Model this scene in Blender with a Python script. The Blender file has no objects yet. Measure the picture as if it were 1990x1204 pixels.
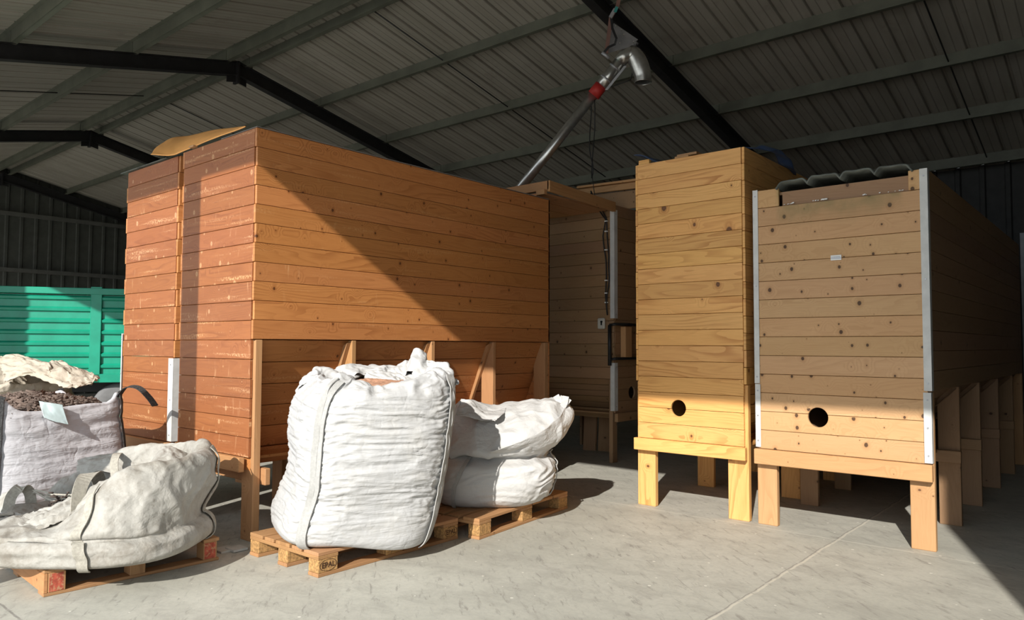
import bpy, bmesh, math, random
from mathutils import Vector, Matrix, noise as mn
random.seed(7)
S = bpy.context.scene
C = S.collection
# ---------------------------------------------------------------- camera
cam_d = bpy.data.cameras.new('camera'); cam = bpy.data.objects.new('camera', cam_d); C.objects.link(cam)
cam_d.sensor_fit = 'HORIZONTAL'; cam_d.sensor_width = 36.0; cam_d.lens = 26.04; cam_d.clip_start = 0.05; cam_d.clip_end = 400
CX = Vector((0.7618, 0.0278, 0.6472)); CY = Vector((0.6478, -0.0388, -0.7608))
CX.normalize(); CY = (CY - CX*CX.dot(CY)).normalized(); CZ = CX.cross(CY)
cam.matrix_world = Matrix(((CX[0], CX[1], CX[2], 0), (CY[0], CY[1], CY[2], 0), (CZ[0], CZ[1], CZ[2], 1.36), (0, 0, 0, 1)))
S.camera = cam
# ---------------------------------------------------------------- light and exposure
SUN_DIR = Vector((-0.372, 1.0, -0.605))
w = bpy.data.worlds.new('sky'); S.world = w; w.use_nodes = True
bg = w.node_tree.nodes['Background']; bg.inputs[0].default_value = (0.83, 0.92, 1.0, 1); bg.inputs[1].default_value = 1.75
sd = bpy.data.lights.new('sun', 'SUN'); sd.energy = 5.6; sd.angle = math.radians(0.55); sd.color = (1.0, 0.955, 0.885)
sun = bpy.data.objects.new('sun', sd); C.objects.link(sun); sun.location = (6, -16, 10)
sun.rotation_euler = SUN_DIR.to_track_quat('-Z', 'Y').to_euler()
S.view_settings.view_transform = 'Standard'; S.view_settings.look = 'None'
S.view_settings.exposure = 0.07; S.view_settings.gamma = 1.0; S.view_settings.use_curve_mapping = False

# ---------------------------------------------------------------- node helper
class NT:
    def __init__(s, name, rough=0.7, metal=0.0, spec=0.3):
        s.m = bpy.data.materials.new(name); s.m.use_nodes = True; s.t = s.m.node_tree
        s.b = s.t.nodes['Principled BSDF']; s.b.inputs['Roughness'].default_value = rough
        s.b.inputs['Metallic'].default_value = metal; s.b.inputs['Specular IOR Level'].default_value = spec
    def n(s, ty, **kw):
        x = s.t.nodes.new('ShaderNode'+ty)
        for k, v in kw.items(): setattr(x, k, v)
        return x
    def set(s, inp, v):
        if isinstance(v, bpy.types.NodeSocket): s.t.links.new(v, inp)
        else: inp.default_value = v
    def math(s, op, a, b=0.0, c=None, clamp=False):
        x = s.n('Math', operation=op, use_clamp=clamp); s.set(x.inputs[0], a); s.set(x.inputs[1], b)
        if c is not None: s.set(x.inputs[2], c)
        return x.outputs[0]
    def vmul(s, v, k):
        x = s.n('VectorMath', operation='MULTIPLY'); s.set(x.inputs[0], v); x.inputs[1].default_value = k; return x.outputs[0]
    def vadd(s, v, k):
        x = s.n('VectorMath', operation='ADD'); s.set(x.inputs[0], v); s.set(x.inputs[1], k); return x.outputs[0]
    def noise(s, v, scale=5, detail=3, rough=0.5, dist=0.0):
        x = s.n('TexNoise'); s.set(x.inputs['Vector'], v); x.inputs['Scale'].default_value = scale
        x.inputs['Detail'].default_value = detail; x.inputs['Roughness'].default_value = rough; x.inputs['Distortion'].default_value = dist
        return x.outputs['Fac']
    def ramp(s, f, a, b, lo=0.0, hi=1.0):
        x = s.n('MapRange'); x.clamp = True; x.interpolation_type = 'SMOOTHSTEP'
        s.set(x.inputs[0], f); x.inputs[1].default_value = a; x.inputs[2].default_value = b
        x.inputs[3].default_value = lo; x.inputs[4].default_value = hi; return x.outputs[0]
    def mix(s, f, a, b, mode='MIX'):
        x = s.n('Mix', data_type='RGBA', blend_type=mode); s.set(x.inputs['Factor'], f)
        for i, v in ((6, a), (7, b)):
            if isinstance(v, bpy.types.NodeSocket): s.t.links.new(v, x.inputs[i])
            else: x.inputs[i].default_value = (v[0], v[1], v[2], 1)
        return x.outputs[2]
    def bump(s, h, strength=0.3, dist=0.01):
        x = s.n('Bump'); s.set(x.inputs['Height'], h); x.inputs['Strength'].default_value = strength; x.inputs['Distance'].default_value = dist
        s.t.links.new(x.outputs[0], s.b.inputs['Normal'])
    def col(s, c): s.set(s.b.inputs['Base Color'], c if isinstance(c, bpy.types.NodeSocket) else (c[0], c[1], c[2], 1))
    def obj(s): return s.n('TexCoord').outputs['Object']

def pine(name, base, dark, knot, knots=0.45, ring=1.0, streak=0.0, streak_col=(0.8, 0.55, 0.33), pale=False, rough=0.55, ks=(3.1, 8.5, 1), ksize=(0.009, 0.0035), stain=None):
    """sawn softwood; the UV map is in metres, u along the board and v across it"""
    m = NT(name, rough, 0, 0.35)
    uv = m.n('UVMap', uv_map='UV').outputs[0]
    at = m.n('Attribute', attribute_name='tint')
    sep = m.n('SeparateXYZ'); m.t.links.new(uv, sep.inputs[0]); U, V = sep.outputs[0], sep.outputs[1]
    # knots
    vo = m.n('TexVoronoi', voronoi_dimensions='2D', feature='F1'); m.t.links.new(m.vmul(uv, ks), vo.inputs['Vector']); vo.inputs['Scale'].default_value = 1
    df = m.n('VectorMath', operation='SUBTRACT'); m.t.links.new(m.vmul(uv, ks), df.inputs[0]); m.t.links.new(vo.outputs['Position'], df.inputs[1])
    dm = m.vmul(df.outputs[0], (1/ks[0], 1/ks[1]*0.8, 0))
    ln = m.n('VectorMath', operation='LENGTH'); m.t.links.new(dm, ln.inputs[0]); d = ln.outputs['Value']
    cs = m.n('SeparateColor'); m.t.links.new(vo.outputs['Color'], cs.inputs[0]); r1, r2 = cs.outputs[0], cs.outputs[1]
    has = m.math('LESS_THAN', r1, knots)
    size = m.math('MULTIPLY_ADD', m.math('MULTIPLY', r2, r2), ksize[0], ksize[1])
    wob = m.noise(m.vmul(uv, (60, 60, 1)), 1, 2)
    dn = m.math('DIVIDE', m.math('ADD', d, m.math('MULTIPLY', wob, 0.004)), size)
    kmask = m.math('MULTIPLY', m.ramp(dn, 0.9, 1.5, 1, 0), has)
    # grain
    warp = m.math('MULTIPLY', m.ramp(d, 0.0, 0.07, 1, 0), m.math('MULTIPLY', has, 2.4))
    n1 = m.noise(m.vmul(uv, (0.55, 4.5, 1)), 1, 2, 0.45)
    n2 = m.noise(m.vmul(uv, (5, 30, 1)), 1, 2)
    ph = m.math('ADD', m.math('ADD', m.math('MULTIPLY', n1, 16.0), warp), m.math('MULTIPLY', n2, 0.35))
    ph = m.math('ADD', ph, m.math('MULTIPLY', V, 14.0))
    saw = m.math('FRACT', ph)
    rg = m.math('MULTIPLY', m.ramp(saw, 0.35, 0.95), m.ramp(saw, 0.96, 1.0, 1, 0))
    rg = m.math('MULTIPLY', rg, m.ramp(m.noise(m.vmul(uv, (1.3, 6, 1)), 1, 2), 0.35, 0.7, 0.15, 1))
    fib = m.noise(m.vmul(uv, (7, 260, 1)), 1, 2, 0.6)
    c = m.mix(m.math('MULTIPLY', rg, 0.62*ring), base, dark)
    c = m.mix(m.ramp(fib, 0.35, 0.75, 0.0, 0.30), c, dark)
    big = m.noise(m.vmul(uv, (1.1, 3.5, 1)), 1, 3)
    c = m.mix(m.ramp(big, 0.3, 0.75, 0.0, 0.35), c, (base[0]*0.78, base[1]*0.70, base[2]*0.62))
    halo = m.math('MULTIPLY', m.ramp(dn, 1.0, 3.6, 0.55, 0), has)
    c = m.mix(halo, c, (streak_col if pale else dark))
    if streak:
        vs = m.noise(m.vmul(uv, (26, 5.0, 1)), 1, 3, 0.6, 0.6)
        gate = m.noise(m.vmul(uv, (2.4, 3.3, 1)), 1, 2)
        band = m.noise(m.vmul(uv, (1.1, 22, 1)), 1, 3)
        f = m.math('MULTIPLY', m.ramp(vs, 0.60, 0.80), m.ramp(gate, 0.45, 0.68))
        f2 = m.math('MULTIPLY', m.ramp(band, 0.56, 0.74), m.ramp(m.noise(m.vmul(uv, (70, 60, 1)), 1, 2), 0.4, 0.62))
        f = m.math('MULTIPLY', m.math('MAXIMUM', f, m.math('MULTIPLY', f2, 0.55)), streak, clamp=True)
        c = m.mix(f, c, streak_col)
    kc = m.mix(m.ramp(dn, 0.2, 1.0, 0, 1), knot, (knot[0]*0.5, knot[1]*0.45, knot[2]*0.4))
    c = m.mix(m.math('MULTIPLY', kmask, 0.45 if pale else 0.9), c, kc)
    if stain:
        ob = m.obj(); so = m.n('SeparateXYZ'); m.t.links.new(ob, so.inputs[0])
        f = m.math('MULTIPLY', m.ramp(m.math('ADD', so.outputs[2], m.math('MULTIPLY', m.noise(ob, 4, 3), 0.2)), stain[0], stain[1]),
                   m.math('MULTIPLY', m.ramp(so.outputs[0], stain[2], stain[2]+0.05), m.ramp(so.outputs[0], stain[3]-0.05, stain[3], 1, 0)))
        c = m.mix(m.math('MULTIPLY', f, m.ramp(m.noise(ob, 9, 4), 0.3, 0.7, 0.25, 0.8)), c, stain[4])
    c = m.mix(1.0, c, at.outputs['Color'], 'MULTIPLY')
    m.col(c)
    m.bump(m.math('ADD', m.math('MULTIPLY', fib, 0.5), m.math('MULTIPLY', rg, 0.6)), 0.16, 0.004)
    return m.m

def plain(name, c, rough=0.6, metal=0.0, spec=0.4, var=0.12, scale=6, bump=0.0, spots=None):
    m = NT(name, rough, metal, spec); ob = m.obj()
    f = m.noise(ob, scale, 4, 0.6)
    k = m.mix(m.ramp(f, 0.3, 0.7), (c[0]*(1-var), c[1]*(1-var), c[2]*(1-var)), (min(1, c[0]*(1+var)), min(1, c[1]*(1+var)), min(1, c[2]*(1+var))))
    if spots: k = m.mix(m.ramp(m.noise(ob, spots[0], 5, 0.65), spots[1], spots[1]+0.12, 0, spots[3]), k, spots[2])
    m.col(k)
    if bump: m.bump(m.noise(ob, scale*8, 3), bump, 0.01)
    return m.m

M = {}
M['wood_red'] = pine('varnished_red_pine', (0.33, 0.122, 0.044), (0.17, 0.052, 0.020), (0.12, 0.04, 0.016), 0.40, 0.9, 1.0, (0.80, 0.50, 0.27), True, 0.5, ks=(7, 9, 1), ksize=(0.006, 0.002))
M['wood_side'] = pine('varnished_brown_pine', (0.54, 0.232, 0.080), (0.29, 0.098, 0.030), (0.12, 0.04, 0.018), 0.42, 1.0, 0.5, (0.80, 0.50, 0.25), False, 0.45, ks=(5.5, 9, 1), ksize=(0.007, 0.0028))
M['wood_gold'] = pine('golden_pine', (0.82, 0.465, 0.165), (0.48, 0.20, 0.052), (0.16, 0.06, 0.025), 0.22, 1.3, 0, rough=0.5, ksize=(0.018, 0.004))
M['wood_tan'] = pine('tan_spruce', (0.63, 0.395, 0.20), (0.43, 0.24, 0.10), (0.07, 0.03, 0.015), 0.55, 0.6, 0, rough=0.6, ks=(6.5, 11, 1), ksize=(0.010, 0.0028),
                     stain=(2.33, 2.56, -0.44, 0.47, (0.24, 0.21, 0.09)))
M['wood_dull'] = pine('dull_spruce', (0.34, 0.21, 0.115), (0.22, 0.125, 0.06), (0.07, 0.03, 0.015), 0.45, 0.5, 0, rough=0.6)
M['wood_raw'] = pine('raw_sawn_timber', (0.54, 0.315, 0.15), (0.37, 0.19, 0.08), (0.15, 0.06, 0.03), 0.35, 0.8, 0, rough=0.65)
M['wood_post'] = pine('brown_post_timber', (0.48, 0.26, 0.12), (0.31, 0.145, 0.06), (0.15, 0.06, 0.03), 0.3, 0.7, 0, rough=0.65)
M['wood_pallet'] = pine('worn_pallet_wood', (0.46, 0.26, 0.125), (0.24, 0.13, 0.06), (0.14, 0.06, 0.03), 0.3, 0.9, 0, rough=0.75)
M['wood_block'] = plain('pressed_chip_block', (0.46, 0.26, 0.10), 0.85, var=0.35, scale=60, bump=0.5)
M['red_paint'] = plain('red_paint_mark', (0.42, 0.085, 0.05), 0.8, var=0.3, scale=30, spots=(45, 0.5, (0.46, 0.26, 0.14), 0.9))
M['ink'] = plain('burnt_stamp', (0.06, 0.025, 0.012), 0.8)
M['steel_dark'] = plain('black_painted_steel', (0.022, 0.021, 0.022), 0.5, 0.1, 0.4, 0.2)
M['steel_green'] = plain('grey_green_primed_steel', (0.135, 0.14, 0.11), 0.5, 0.1, 0.4, 0.15, 3)
M['steel_rail'] = plain('grey_wall_rail_steel', (0.11, 0.11, 0.10), 0.6, 0.1)
M['galv'] = plain('galvanised_steel', (0.62, 0.62, 0.60), 0.30, 0.9, 0.5, 0.12, 12)
M['galv_dull'] = plain('dull_zinc_plate', (0.40, 0.40, 0.42), 0.45, 0.5, 0.5, 0.15, 8)
M['white_trim'] = plain('white_plastic_profile', (0.60, 0.60, 0.58), 0.45, spots=(5, 0.6, (0.62, 0.60, 0.56), 0.5))
M['green'] = plain('green_enamel', (0.008, 0.30, 0.19), 0.38, 0, 0.5, 0.10, 4, spots=(18, 0.66, (0.03, 0.20, 0.14), 0.6))
M['rubber'] = plain('black_rubber', (0.025, 0.025, 0.027), 0.8)
M['cable'] = plain('black_cable_sheath', (0.012, 0.012, 0.013), 0.5)
M['tyre_grey'] = plain('dusty_tyre', (0.17, 0.17, 0.175), 0.8)
M['red_tape'] = plain('red_sleeve', (0.45, 0.03, 0.025), 0.5)
M['paper'] = plain('white_paper', (0.82, 0.82, 0.80), 0.6, var=0.02)
M['pouch'] = plain('pale_clear_pouch', (0.36, 0.43, 0.43), 0.35, spots=(40, 0.6, (0.35, 0.42, 0.48), 0.6))
M['text'] = plain('grey_print', (0.20, 0.22, 0.35), 0.7)
M['card'] = plain('orange_brown_sheet', (0.90, 0.43, 0.13), 0.6, var=0.10, scale=2)
M['blue'] = plain('blue_tarpaulin', (0.05, 0.09, 0.19), 0.5, spots=(10, 0.6, (0.16, 0.20, 0.28), 0.6))
M['sheet_grey'] = plain('weathered_grey_sheet', (0.12, 0.13, 0.115), 0.7, var=0.3, scale=9, spots=(16, 0.62, (0.30, 0.30, 0.26), 0.6))
M['membrane'] = plain('grey_membrane', (0.20, 0.18, 0.17), 0.9)
M['cloth_strap'] = plain('beige_webbing', (0.40, 0.375, 0.32), 0.9, var=0.15, scale=60, bump=0.4)
M['strap_white'] = plain('white_webbing', (0.40, 0.395, 0.38), 0.9, var=0.08, scale=60, bump=0.3)
M['strap_black'] = plain('black_webbing', (0.045, 0.045, 0.045), 0.85, var=0.6, scale=90, bump=0.5)
M['ratchet'] = plain('brown_ratchet_strap', (0.20, 0.11, 0.09), 0.8)
M['teal'] = plain('teal_tag', (0.02, 0.20, 0.19), 0.6)
M['pellet'] = plain('brown_pressed_pellet', (0.135, 0.098, 0.080), 0.9, var=0.4, scale=14, bump=0.4)
M['shavings'] = plain('reddish_sawdust', (0.55, 0.30, 0.19), 0.95, var=0.25, scale=40, bump=0.6)
M['plastic_grey'] = plain('light_grey_plastic', (0.50, 0.48, 0.42), 0.5)
M['inner_dark'] = plain('shaded_lining_and_residue', (0.08, 0.06, 0.05), 0.9)  # bag interior shade put into the colour; also the dark residue

def cloth(name, c, dirt, dirt_amt, wr=0.5, scale=(3, 3, 22), trans=0.0):
    m = NT(name, 0.62, 0, 0.25); ob = m.obj()
    n = m.noise(m.vmul(ob, scale), 1, 4, 0.55, 0.4)
    n2 = m.noise(ob, 8, 3, 0.5, 0.25)
    weave = m.noise(ob, 260, 1)
    h = m.math('ADD', m.math('MULTIPLY', n, 1.0), m.math('MULTIPLY', m.math('ABSOLUTE', m.math('SUBTRACT', n2, 0.5)), 1.2))
    h = m.math('ADD', h, m.math('MULTIPLY', weave, 0.03))
    m.bump(h, wr, 0.03)
    d = m.ramp(m.noise(ob, 4.5, 8, 0.72), 0.40, 0.72, 0, dirt_amt)
    d2 = m.ramp(m.noise(ob, 11, 4, 0.7), 0.62, 0.72, 0, dirt_amt*0.7)
    m.col(m.mix(m.math('MAXIMUM', d, d2), c, dirt))
    return m.m
M['bag_white'] = cloth('white_woven_bag', (0.49, 0.49, 0.49), (0.55, 0.50, 0.40), 0.18, 0.42)
M['bag_white2'] = cloth('white_bag_cloth', (0.53, 0.525, 0.515), (0.55, 0.50, 0.40), 0.14, 0.45, (6, 6, 12))
M['bag_dirty'] = cloth('soiled_bag_cloth', (0.40, 0.385, 0.35), (0.20, 0.175, 0.14), 0.85, 0.45, (7, 7, 9))
M['bag_violet'] = cloth('bright_bag_cloth', (0.51, 0.505, 0.53), (0.5, 0.46, 0.42), 0.10, 0.5, (4, 4, 24))
M['bag_cream'] = cloth('cream_bag_cloth', (0.46, 0.41, 0.335), (0.42, 0.33, 0.24), 0.40, 0.6, (7, 7, 7))

# concrete floor
m = NT('concrete', 0.72, 0, 0.35); ob = m.obj()
a = m.noise(ob, 0.55, 6, 0.6); b_ = m.noise(m.vmul(ob, (1.0, 1.5, 1)), 3.2, 8, 0.78, 0.5); f_ = m.noise(ob, 34, 5, 0.7)
rot = m.n('VectorRotate', rotation_type='Z_AXIS'); m.t.links.new(ob, rot.inputs['Vector']); rot.inputs['Angle'].default_value = 0.7
sc_ = m.noise(m.vmul(rot.outputs[0], (5, 24, 1)), 1, 6, 0.72, 0.5)
c = m.mix(m.ramp(a, 0.35, 0.65), (0.43, 0.42, 0.36), (0.51, 0.495, 0.43))
c = m.mix(m.ramp(b_, 0.42, 0.70, 0, 0.6), c, (0.29, 0.275, 0.24))
c = m.mix(m.ramp(sc_, 0.54, 0.68, 0, 0.65), c, (0.22, 0.205, 0.18))
c = m.mix(m.ramp(f_, 0.35, 0.75, 0, 0.30), c, (0.30, 0.29, 0.27))
vo = m.n('TexVoronoi', voronoi_dimensions='2D'); m.t.links.new(ob, vo.inputs['Vector']); vo.inputs['Scale'].default_value = 4.5
cs = m.n('SeparateColor'); m.t.links.new(vo.outputs['Color'], cs.inputs[0])
sp = m.math('MULTIPLY', m.math('LESS_THAN', vo.outputs['Distance'], m.math('MULTIPLY', cs.outputs[1], 0.045)), m.math('LESS_THAN', cs.outputs[0], 0.5))
c = m.mix(m.math('MULTIPLY', sp, 0.8), c, (0.72, 0.70, 0.62))
so = m.n('SeparateXYZ'); m.t.links.new(ob, so.inputs[0]); X_, Y_ = so.outputs[0], so.outputs[1]
wv = m.math('MULTIPLY', m.math('SUBTRACT', m.noise(ob, 3, 4, 0.7), 0.5), 0.05)
def joint(axis, pos, col, c, wd=0.008, amt=0.85):
    dd = m.math('ABSOLUTE', m.math('ADD', m.math('SUBTRACT', axis, pos), wv))
    f = m.math('MULTIPLY', m.ramp(dd, wd*0.5, wd*1.8, amt, 0), m.ramp(m.noise(ob, 14, 4, 0.7), 0.32, 0.50))
    return m.mix(f, c, col)
c = joint(X_, -1.675, (0.64, 0.60, 0.50), c, 0.0065, 0.75)
c = joint(X_, -1.69, (0.22, 0.20, 0.18), c, 0.003, 0.7)
c = joint(Y_, 5.52, (0.60, 0.58, 0.50), c, 0.009, 0.6)
c = joint(Y_, 1.27, (0.18, 0.165, 0.15), c, 0.005, 0.8)
c = joint(X_, -4.9, (0.20, 0.185, 0.17), c, 0.004, 0.6)
m.col(c); m.bump(m.math('ADD', f_, m.math('MULTIPLY', b_, 0.6)), 0.12, 0.008)
M['concrete'] = m.m
M['apron'] = plain('outside_pale_gravel', (0.50, 0.48, 0.43), 0.9, var=0.25, scale=3)
# roof sheets: minor ribs run down the slope
m = NT('roof_sheet_paint', 0.55, 0.1, 0.35); ob = m.obj(); so = m.n('SeparateXYZ'); m.t.links.new(ob, so.inputs[0])
fr = m.math('FRACT', m.math('MULTIPLY', so.outputs[0], 1/0.11))
ln_ = m.math('MULTIPLY', m.ramp(fr, 0.42, 0.48), m.ramp(fr, 0.52, 0.58, 1, 0))
c = m.mix(m.ramp(m.noise(m.vmul(ob, (6, 0.7, 1)), 1, 5, 0.6), 0.3, 0.7), (0.32, 0.295, 0.25), (0.385, 0.355, 0.31))
c = m.mix(m.ramp(m.noise(ob, 2.2, 5, 0.7), 0.55, 0.75, 0, 0.4), c, (0.20, 0.17, 0.14))
c = m.mix(m.math('MULTIPLY', ln_, 0.35), c, (0.13, 0.12, 0.10))
m.col(c); m.bump(ln_, 0.6, 0.01); M['roof'] = m.m
M['wall_sheet'] = plain('dark_wall_cladding', (0.075, 0.078, 0.068), 0.6, 0.1)
M['wall_dark'] = plain('dark_back_cladding', (0.05, 0.05, 0.048), 0.7)
M['wall_pale'] = plain('pale_panel', (0.45, 0.48, 0.52), 0.6)

# ---------------------------------------------------------------- mesh builders
class MB:
    def __init__(s): s.v = []; s.f = []; s.uv = []; s.c = []; s.sm = []
    def quad(s, ids, uvs, tint=(1, 1, 1), smooth=False):
        s.f.append(ids); s.uv.append(uvs); s.c.append(tint); s.sm.append(smooth)
    def board(s, o, L, W, T, tint=None, seed=None, var=0.10, taper=None):
        """box from corner o along L (grain), W (width), T (thickness)"""
        o = Vector(o); L = Vector(L); W = Vector(W); T = Vector(T)
        if L.cross(W).dot(T) < 0: o = o+T; T = -T
        l, wd, t = L.length, W.length, T.length
        r0 = random.random()*40; r1 = random.random()*40
        if tint is None:
            k = 1-var*random.random()*1.6+var*0.6; tint = (k, k*(1-0.05*random.random()), k*(1-0.12*random.random()))
        b = len(s.v)
        s.v += [o, o+L, o+L+W, o+W, o+T, o+L+T, o+L+W+T, o+W+T]
        A = lambda u, v: (r0+u, r1+v)
        s.quad((3, 2, 1, 0), (A(0, wd), A(l, wd), A(l, 0), A(0, 0)), tint); s.f[-1] = tuple(b+i for i in (3, 2, 1, 0))
        s.quad(tuple(b+i for i in (4, 5, 6, 7)), (A(0, 0), A(l, 0), A(l, wd), A(0, wd)), tint)
        s.quad(tuple(b+i for i in (0, 1, 5, 4)), (A(0, -t), A(l, -t), A(l, 0), A(0, 0)), tint)
        s.quad(tuple(b+i for i in (2, 3, 7, 6)), (A(l, wd+t), A(0, wd+t), A(0, wd), A(l, wd)), tint)
        s.quad(tuple(b+i for i in (1, 2, 6, 5)), (A(0, 0), A(wd*.2, wd), A(wd*.2+t*.2, wd), A(t*.2, 0)), tint)
        s.quad(tuple(b+i for i in (3, 0, 4, 7)), (A(0, wd), A(0, 0), A(t*.2, 0), A(t*.2, wd)), tint)
    def box(s, x0, x1, y0, y1, z0, z1, grain='x', **k):
        d = {'x': (x1-x0, 0, 0), 'y': (0, y1-y0, 0), 'z': (0, 0, z1-z0)}
        o = {'x': ('x', 'z', 'y'), 'y': ('y', 'z', 'x'), 'z': ('z', 'x', 'y')}[grain]
        s.board((x0, y0, z0), d[o[0]], d[o[1]], d[o[2]], **k)
    def tube(s, pts, r, n=10, caps=True, closed=False):
        pts = [Vector(p) for p in pts]; b = len(s.v); up = Vector((0, 0, 1)); N = len(pts); prev = None
        for i, p in enumerate(pts):
            a = pts[i-1] if i > 0 else pts[0]; c_ = pts[i+1] if i < N-1 else pts[-1]
            t = (c_-a).normalized()
            if prev is None: x = t.cross(up if abs(t.z) < 0.95 else Vector((1, 0, 0))).normalized()
            else: x = (prev-t*prev.dot(t)).normalized()
            prev = x; y = t.cross(x); rr = r[i] if isinstance(r, (list, tuple)) else r
            for k in range(n):
                g = 2*math.pi*k/n; s.v.append(p+x*math.cos(g)*rr+y*math.sin(g)*rr)
        for i in range(N-1):
            for k in range(n):
                k2 = (k+1) % n
                s.quad((b+i*n+k, b+i*n+k2, b+(i+1)*n+k2, b+(i+1)*n+k), ((0, 0), (0, .1), (.1, .1), (.1, 0)), smooth=True)
        if caps:
            s.quad(tuple(b+k for k in reversed(range(n))), ((0, 0),)*n); s.quad(tuple(b+(N-1)*n+k for k in range(n)), ((0, 0),)*n)
    def ribbon(s, pts, nrm, wd, th=0.004):
        """flat strap along pts; nrm = width direction(s)"""
        pts = [Vector(p) for p in pts]; b = len(s.v); N = len(pts)
        for i, p in enumerate(pts):
            a = pts[max(0, i-1)]; c_ = pts[min(N-1, i+1)]; t = (c_-a).normalized()
            wv_ = Vector(nrm[i]) if isinstance(nrm, list) else Vector(nrm)
            wv_ = (wv_-t*wv_.dot(t)).normalized(); n_ = t.cross(wv_)
            for sx, sy in ((-1, -1), (1, -1), (1, 1), (-1, 1)): s.v.append(p+wv_*wd*.5*sx+n_*th*.5*sy)
        for i in range(N-1):
            for k in range(4):
                k2 = (k+1) % 4
                s.quad((b+i*4+k, b+i*4+k2, b+i*4+4+k2, b+i*4+4+k), ((0, 0), (0, .1), (.1, .1), (.1, 0)), smooth=False)
        s.quad((b+3, b+2, b+1, b), ((0, 0),)*4); e = b+(N-1)*4; s.quad((e, e+1, e+2, e+3), ((0, 0),)*4)
    def grid(s, fn, nu, nv, smooth=True, wrap=False, flip=False):
        b = len(s.v)
        cu = nu if wrap else nu+1
        for j in range(nv+1):
            for i in range(cu): s.v.append(Vector(fn(i/nu, j/nv)))
        for j in range(nv):
            for i in range(nu):
                i2 = (i+1) % cu; q = (b+j*cu+i, b+j*cu+i2, b+(j+1)*cu+i2, b+(j+1)*cu+i)
                if flip: q = q[::-1]
                s.quad(q, ((i/nu, j/nv), ((i+1)/nu, j/nv), ((i+1)/nu, (j+1)/nv), (i/nu, (j+1)/nv)), smooth=smooth)
    def build(s, name, mat, parent=None, loc=None, bevel=0.0, rotz=None):
        me = bpy.data.meshes.new(name)
        off = Vector((0, 0, 0))
        if loc is not None: off = Vector(loc)
        me.from_pydata([tuple(v-off) for v in s.v], [], s.f)
        ul = me.uv_layers.new(name='UV'); ca = me.color_attributes.new('tint', 'FLOAT_COLOR', 'CORNER')
        uvd = []; cd = []
        for f, u, c_ in zip(s.f, s.uv, s.c):
            for i in range(len(f)): uvd += [u[i][0], u[i][1]]; cd += [c_[0], c_[1], c_[2], 1]
        me.uv_layers['UV'].data.foreach_set('uv', uvd); me.color_attributes['tint'].data.foreach_set('color', cd)
        me.polygons.foreach_set('use_smooth', s.sm)
        me.materials.append(mat if not isinstance(mat, str) else M[mat]); me.update()
        o = bpy.data.objects.new(name, me); C.objects.link(o)
        if loc is not None: o.location = off
        if parent is not None: o.parent = parent
        if bevel:
            bm_ = o.modifiers.new('b', 'BEVEL'); bm_.width = bevel; bm_.segments = 1; bm_.limit_method = 'ANGLE'
        return o

def tag(o, label=None, cat=None, group=None, kind=None):
    if label: o['label'] = label
    if cat: o['category'] = cat
    if group: o['group'] = group
    if kind: o['kind'] = kind
    return o
def empty(name, loc, rz=0.0, **k):
    o = bpy.data.objects.new(name, None); C.objects.link(o); o.location = loc; o.rotation_euler = (0, 0, rz); o.empty_display_size = 0.1
    return tag(o, **k)
def struct(mb, name, mat, parent=None, **k):
    o = mb.build(name, mat, parent, **k)
    if parent is None: o['kind'] = 'structure'
    return o

# ================================================================ the shed
XF = [1.335, -4.64, -10.42, -16.12, -21.8]        # portal frames
YR, ZR, SL, YB = 5.74, 5.66, 0.22, 13.3           # ridge line, underside of purlins at the ridge, slope, back wall
def zroof(y): return ZR-SL*abs(y-YR)
XE, XG = 7.2, -21.9
b = MB(); b.box(XG-0.2, XE+0.2, -0.4, YB+0.2, -0.2, 0.0); struct(b, 'floor', 'concrete')
b = MB(); b.box(-70, 60, -60, -0.4, -0.25, -0.03); struct(b, 'ground', 'apron')

def roof_slope(y0, y1):
    prof = []; x = XG-0.33
    while x < XE:
        prof += [(x, 0), (x+0.27, 0), (x+0.282, 0.030), (x+0.318, 0.030)]; x += 0.33
    b = MB(); base = len(b.v)
    for (px, dz) in prof:
        b.v.append(Vector((px, y0, zroof(y0)+0.17+dz))); b.v.append(Vector((px, y1, zroof(y1)+0.17+dz)))
    for i in range(len(prof)-1):
        b.quad((2*i, 2*i+1, 2*i+3, 2*i+2), ((0, 0),)*4)
    return b
b = roof_slope(-0.3, YR); o = struct(b, 'ceiling', 'roof'); sm = o.modifiers.new('s', 'SOLIDIFY'); sm.thickness = 0.02; sm.offset = 0
b = roof_slope(YR, YB+0.1); o = struct(b, 'ceiling', 'roof'); sm = o.modifiers.new('s', 'SOLIDIFY'); sm.thickness = 0.02; sm.offset = 0

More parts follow.
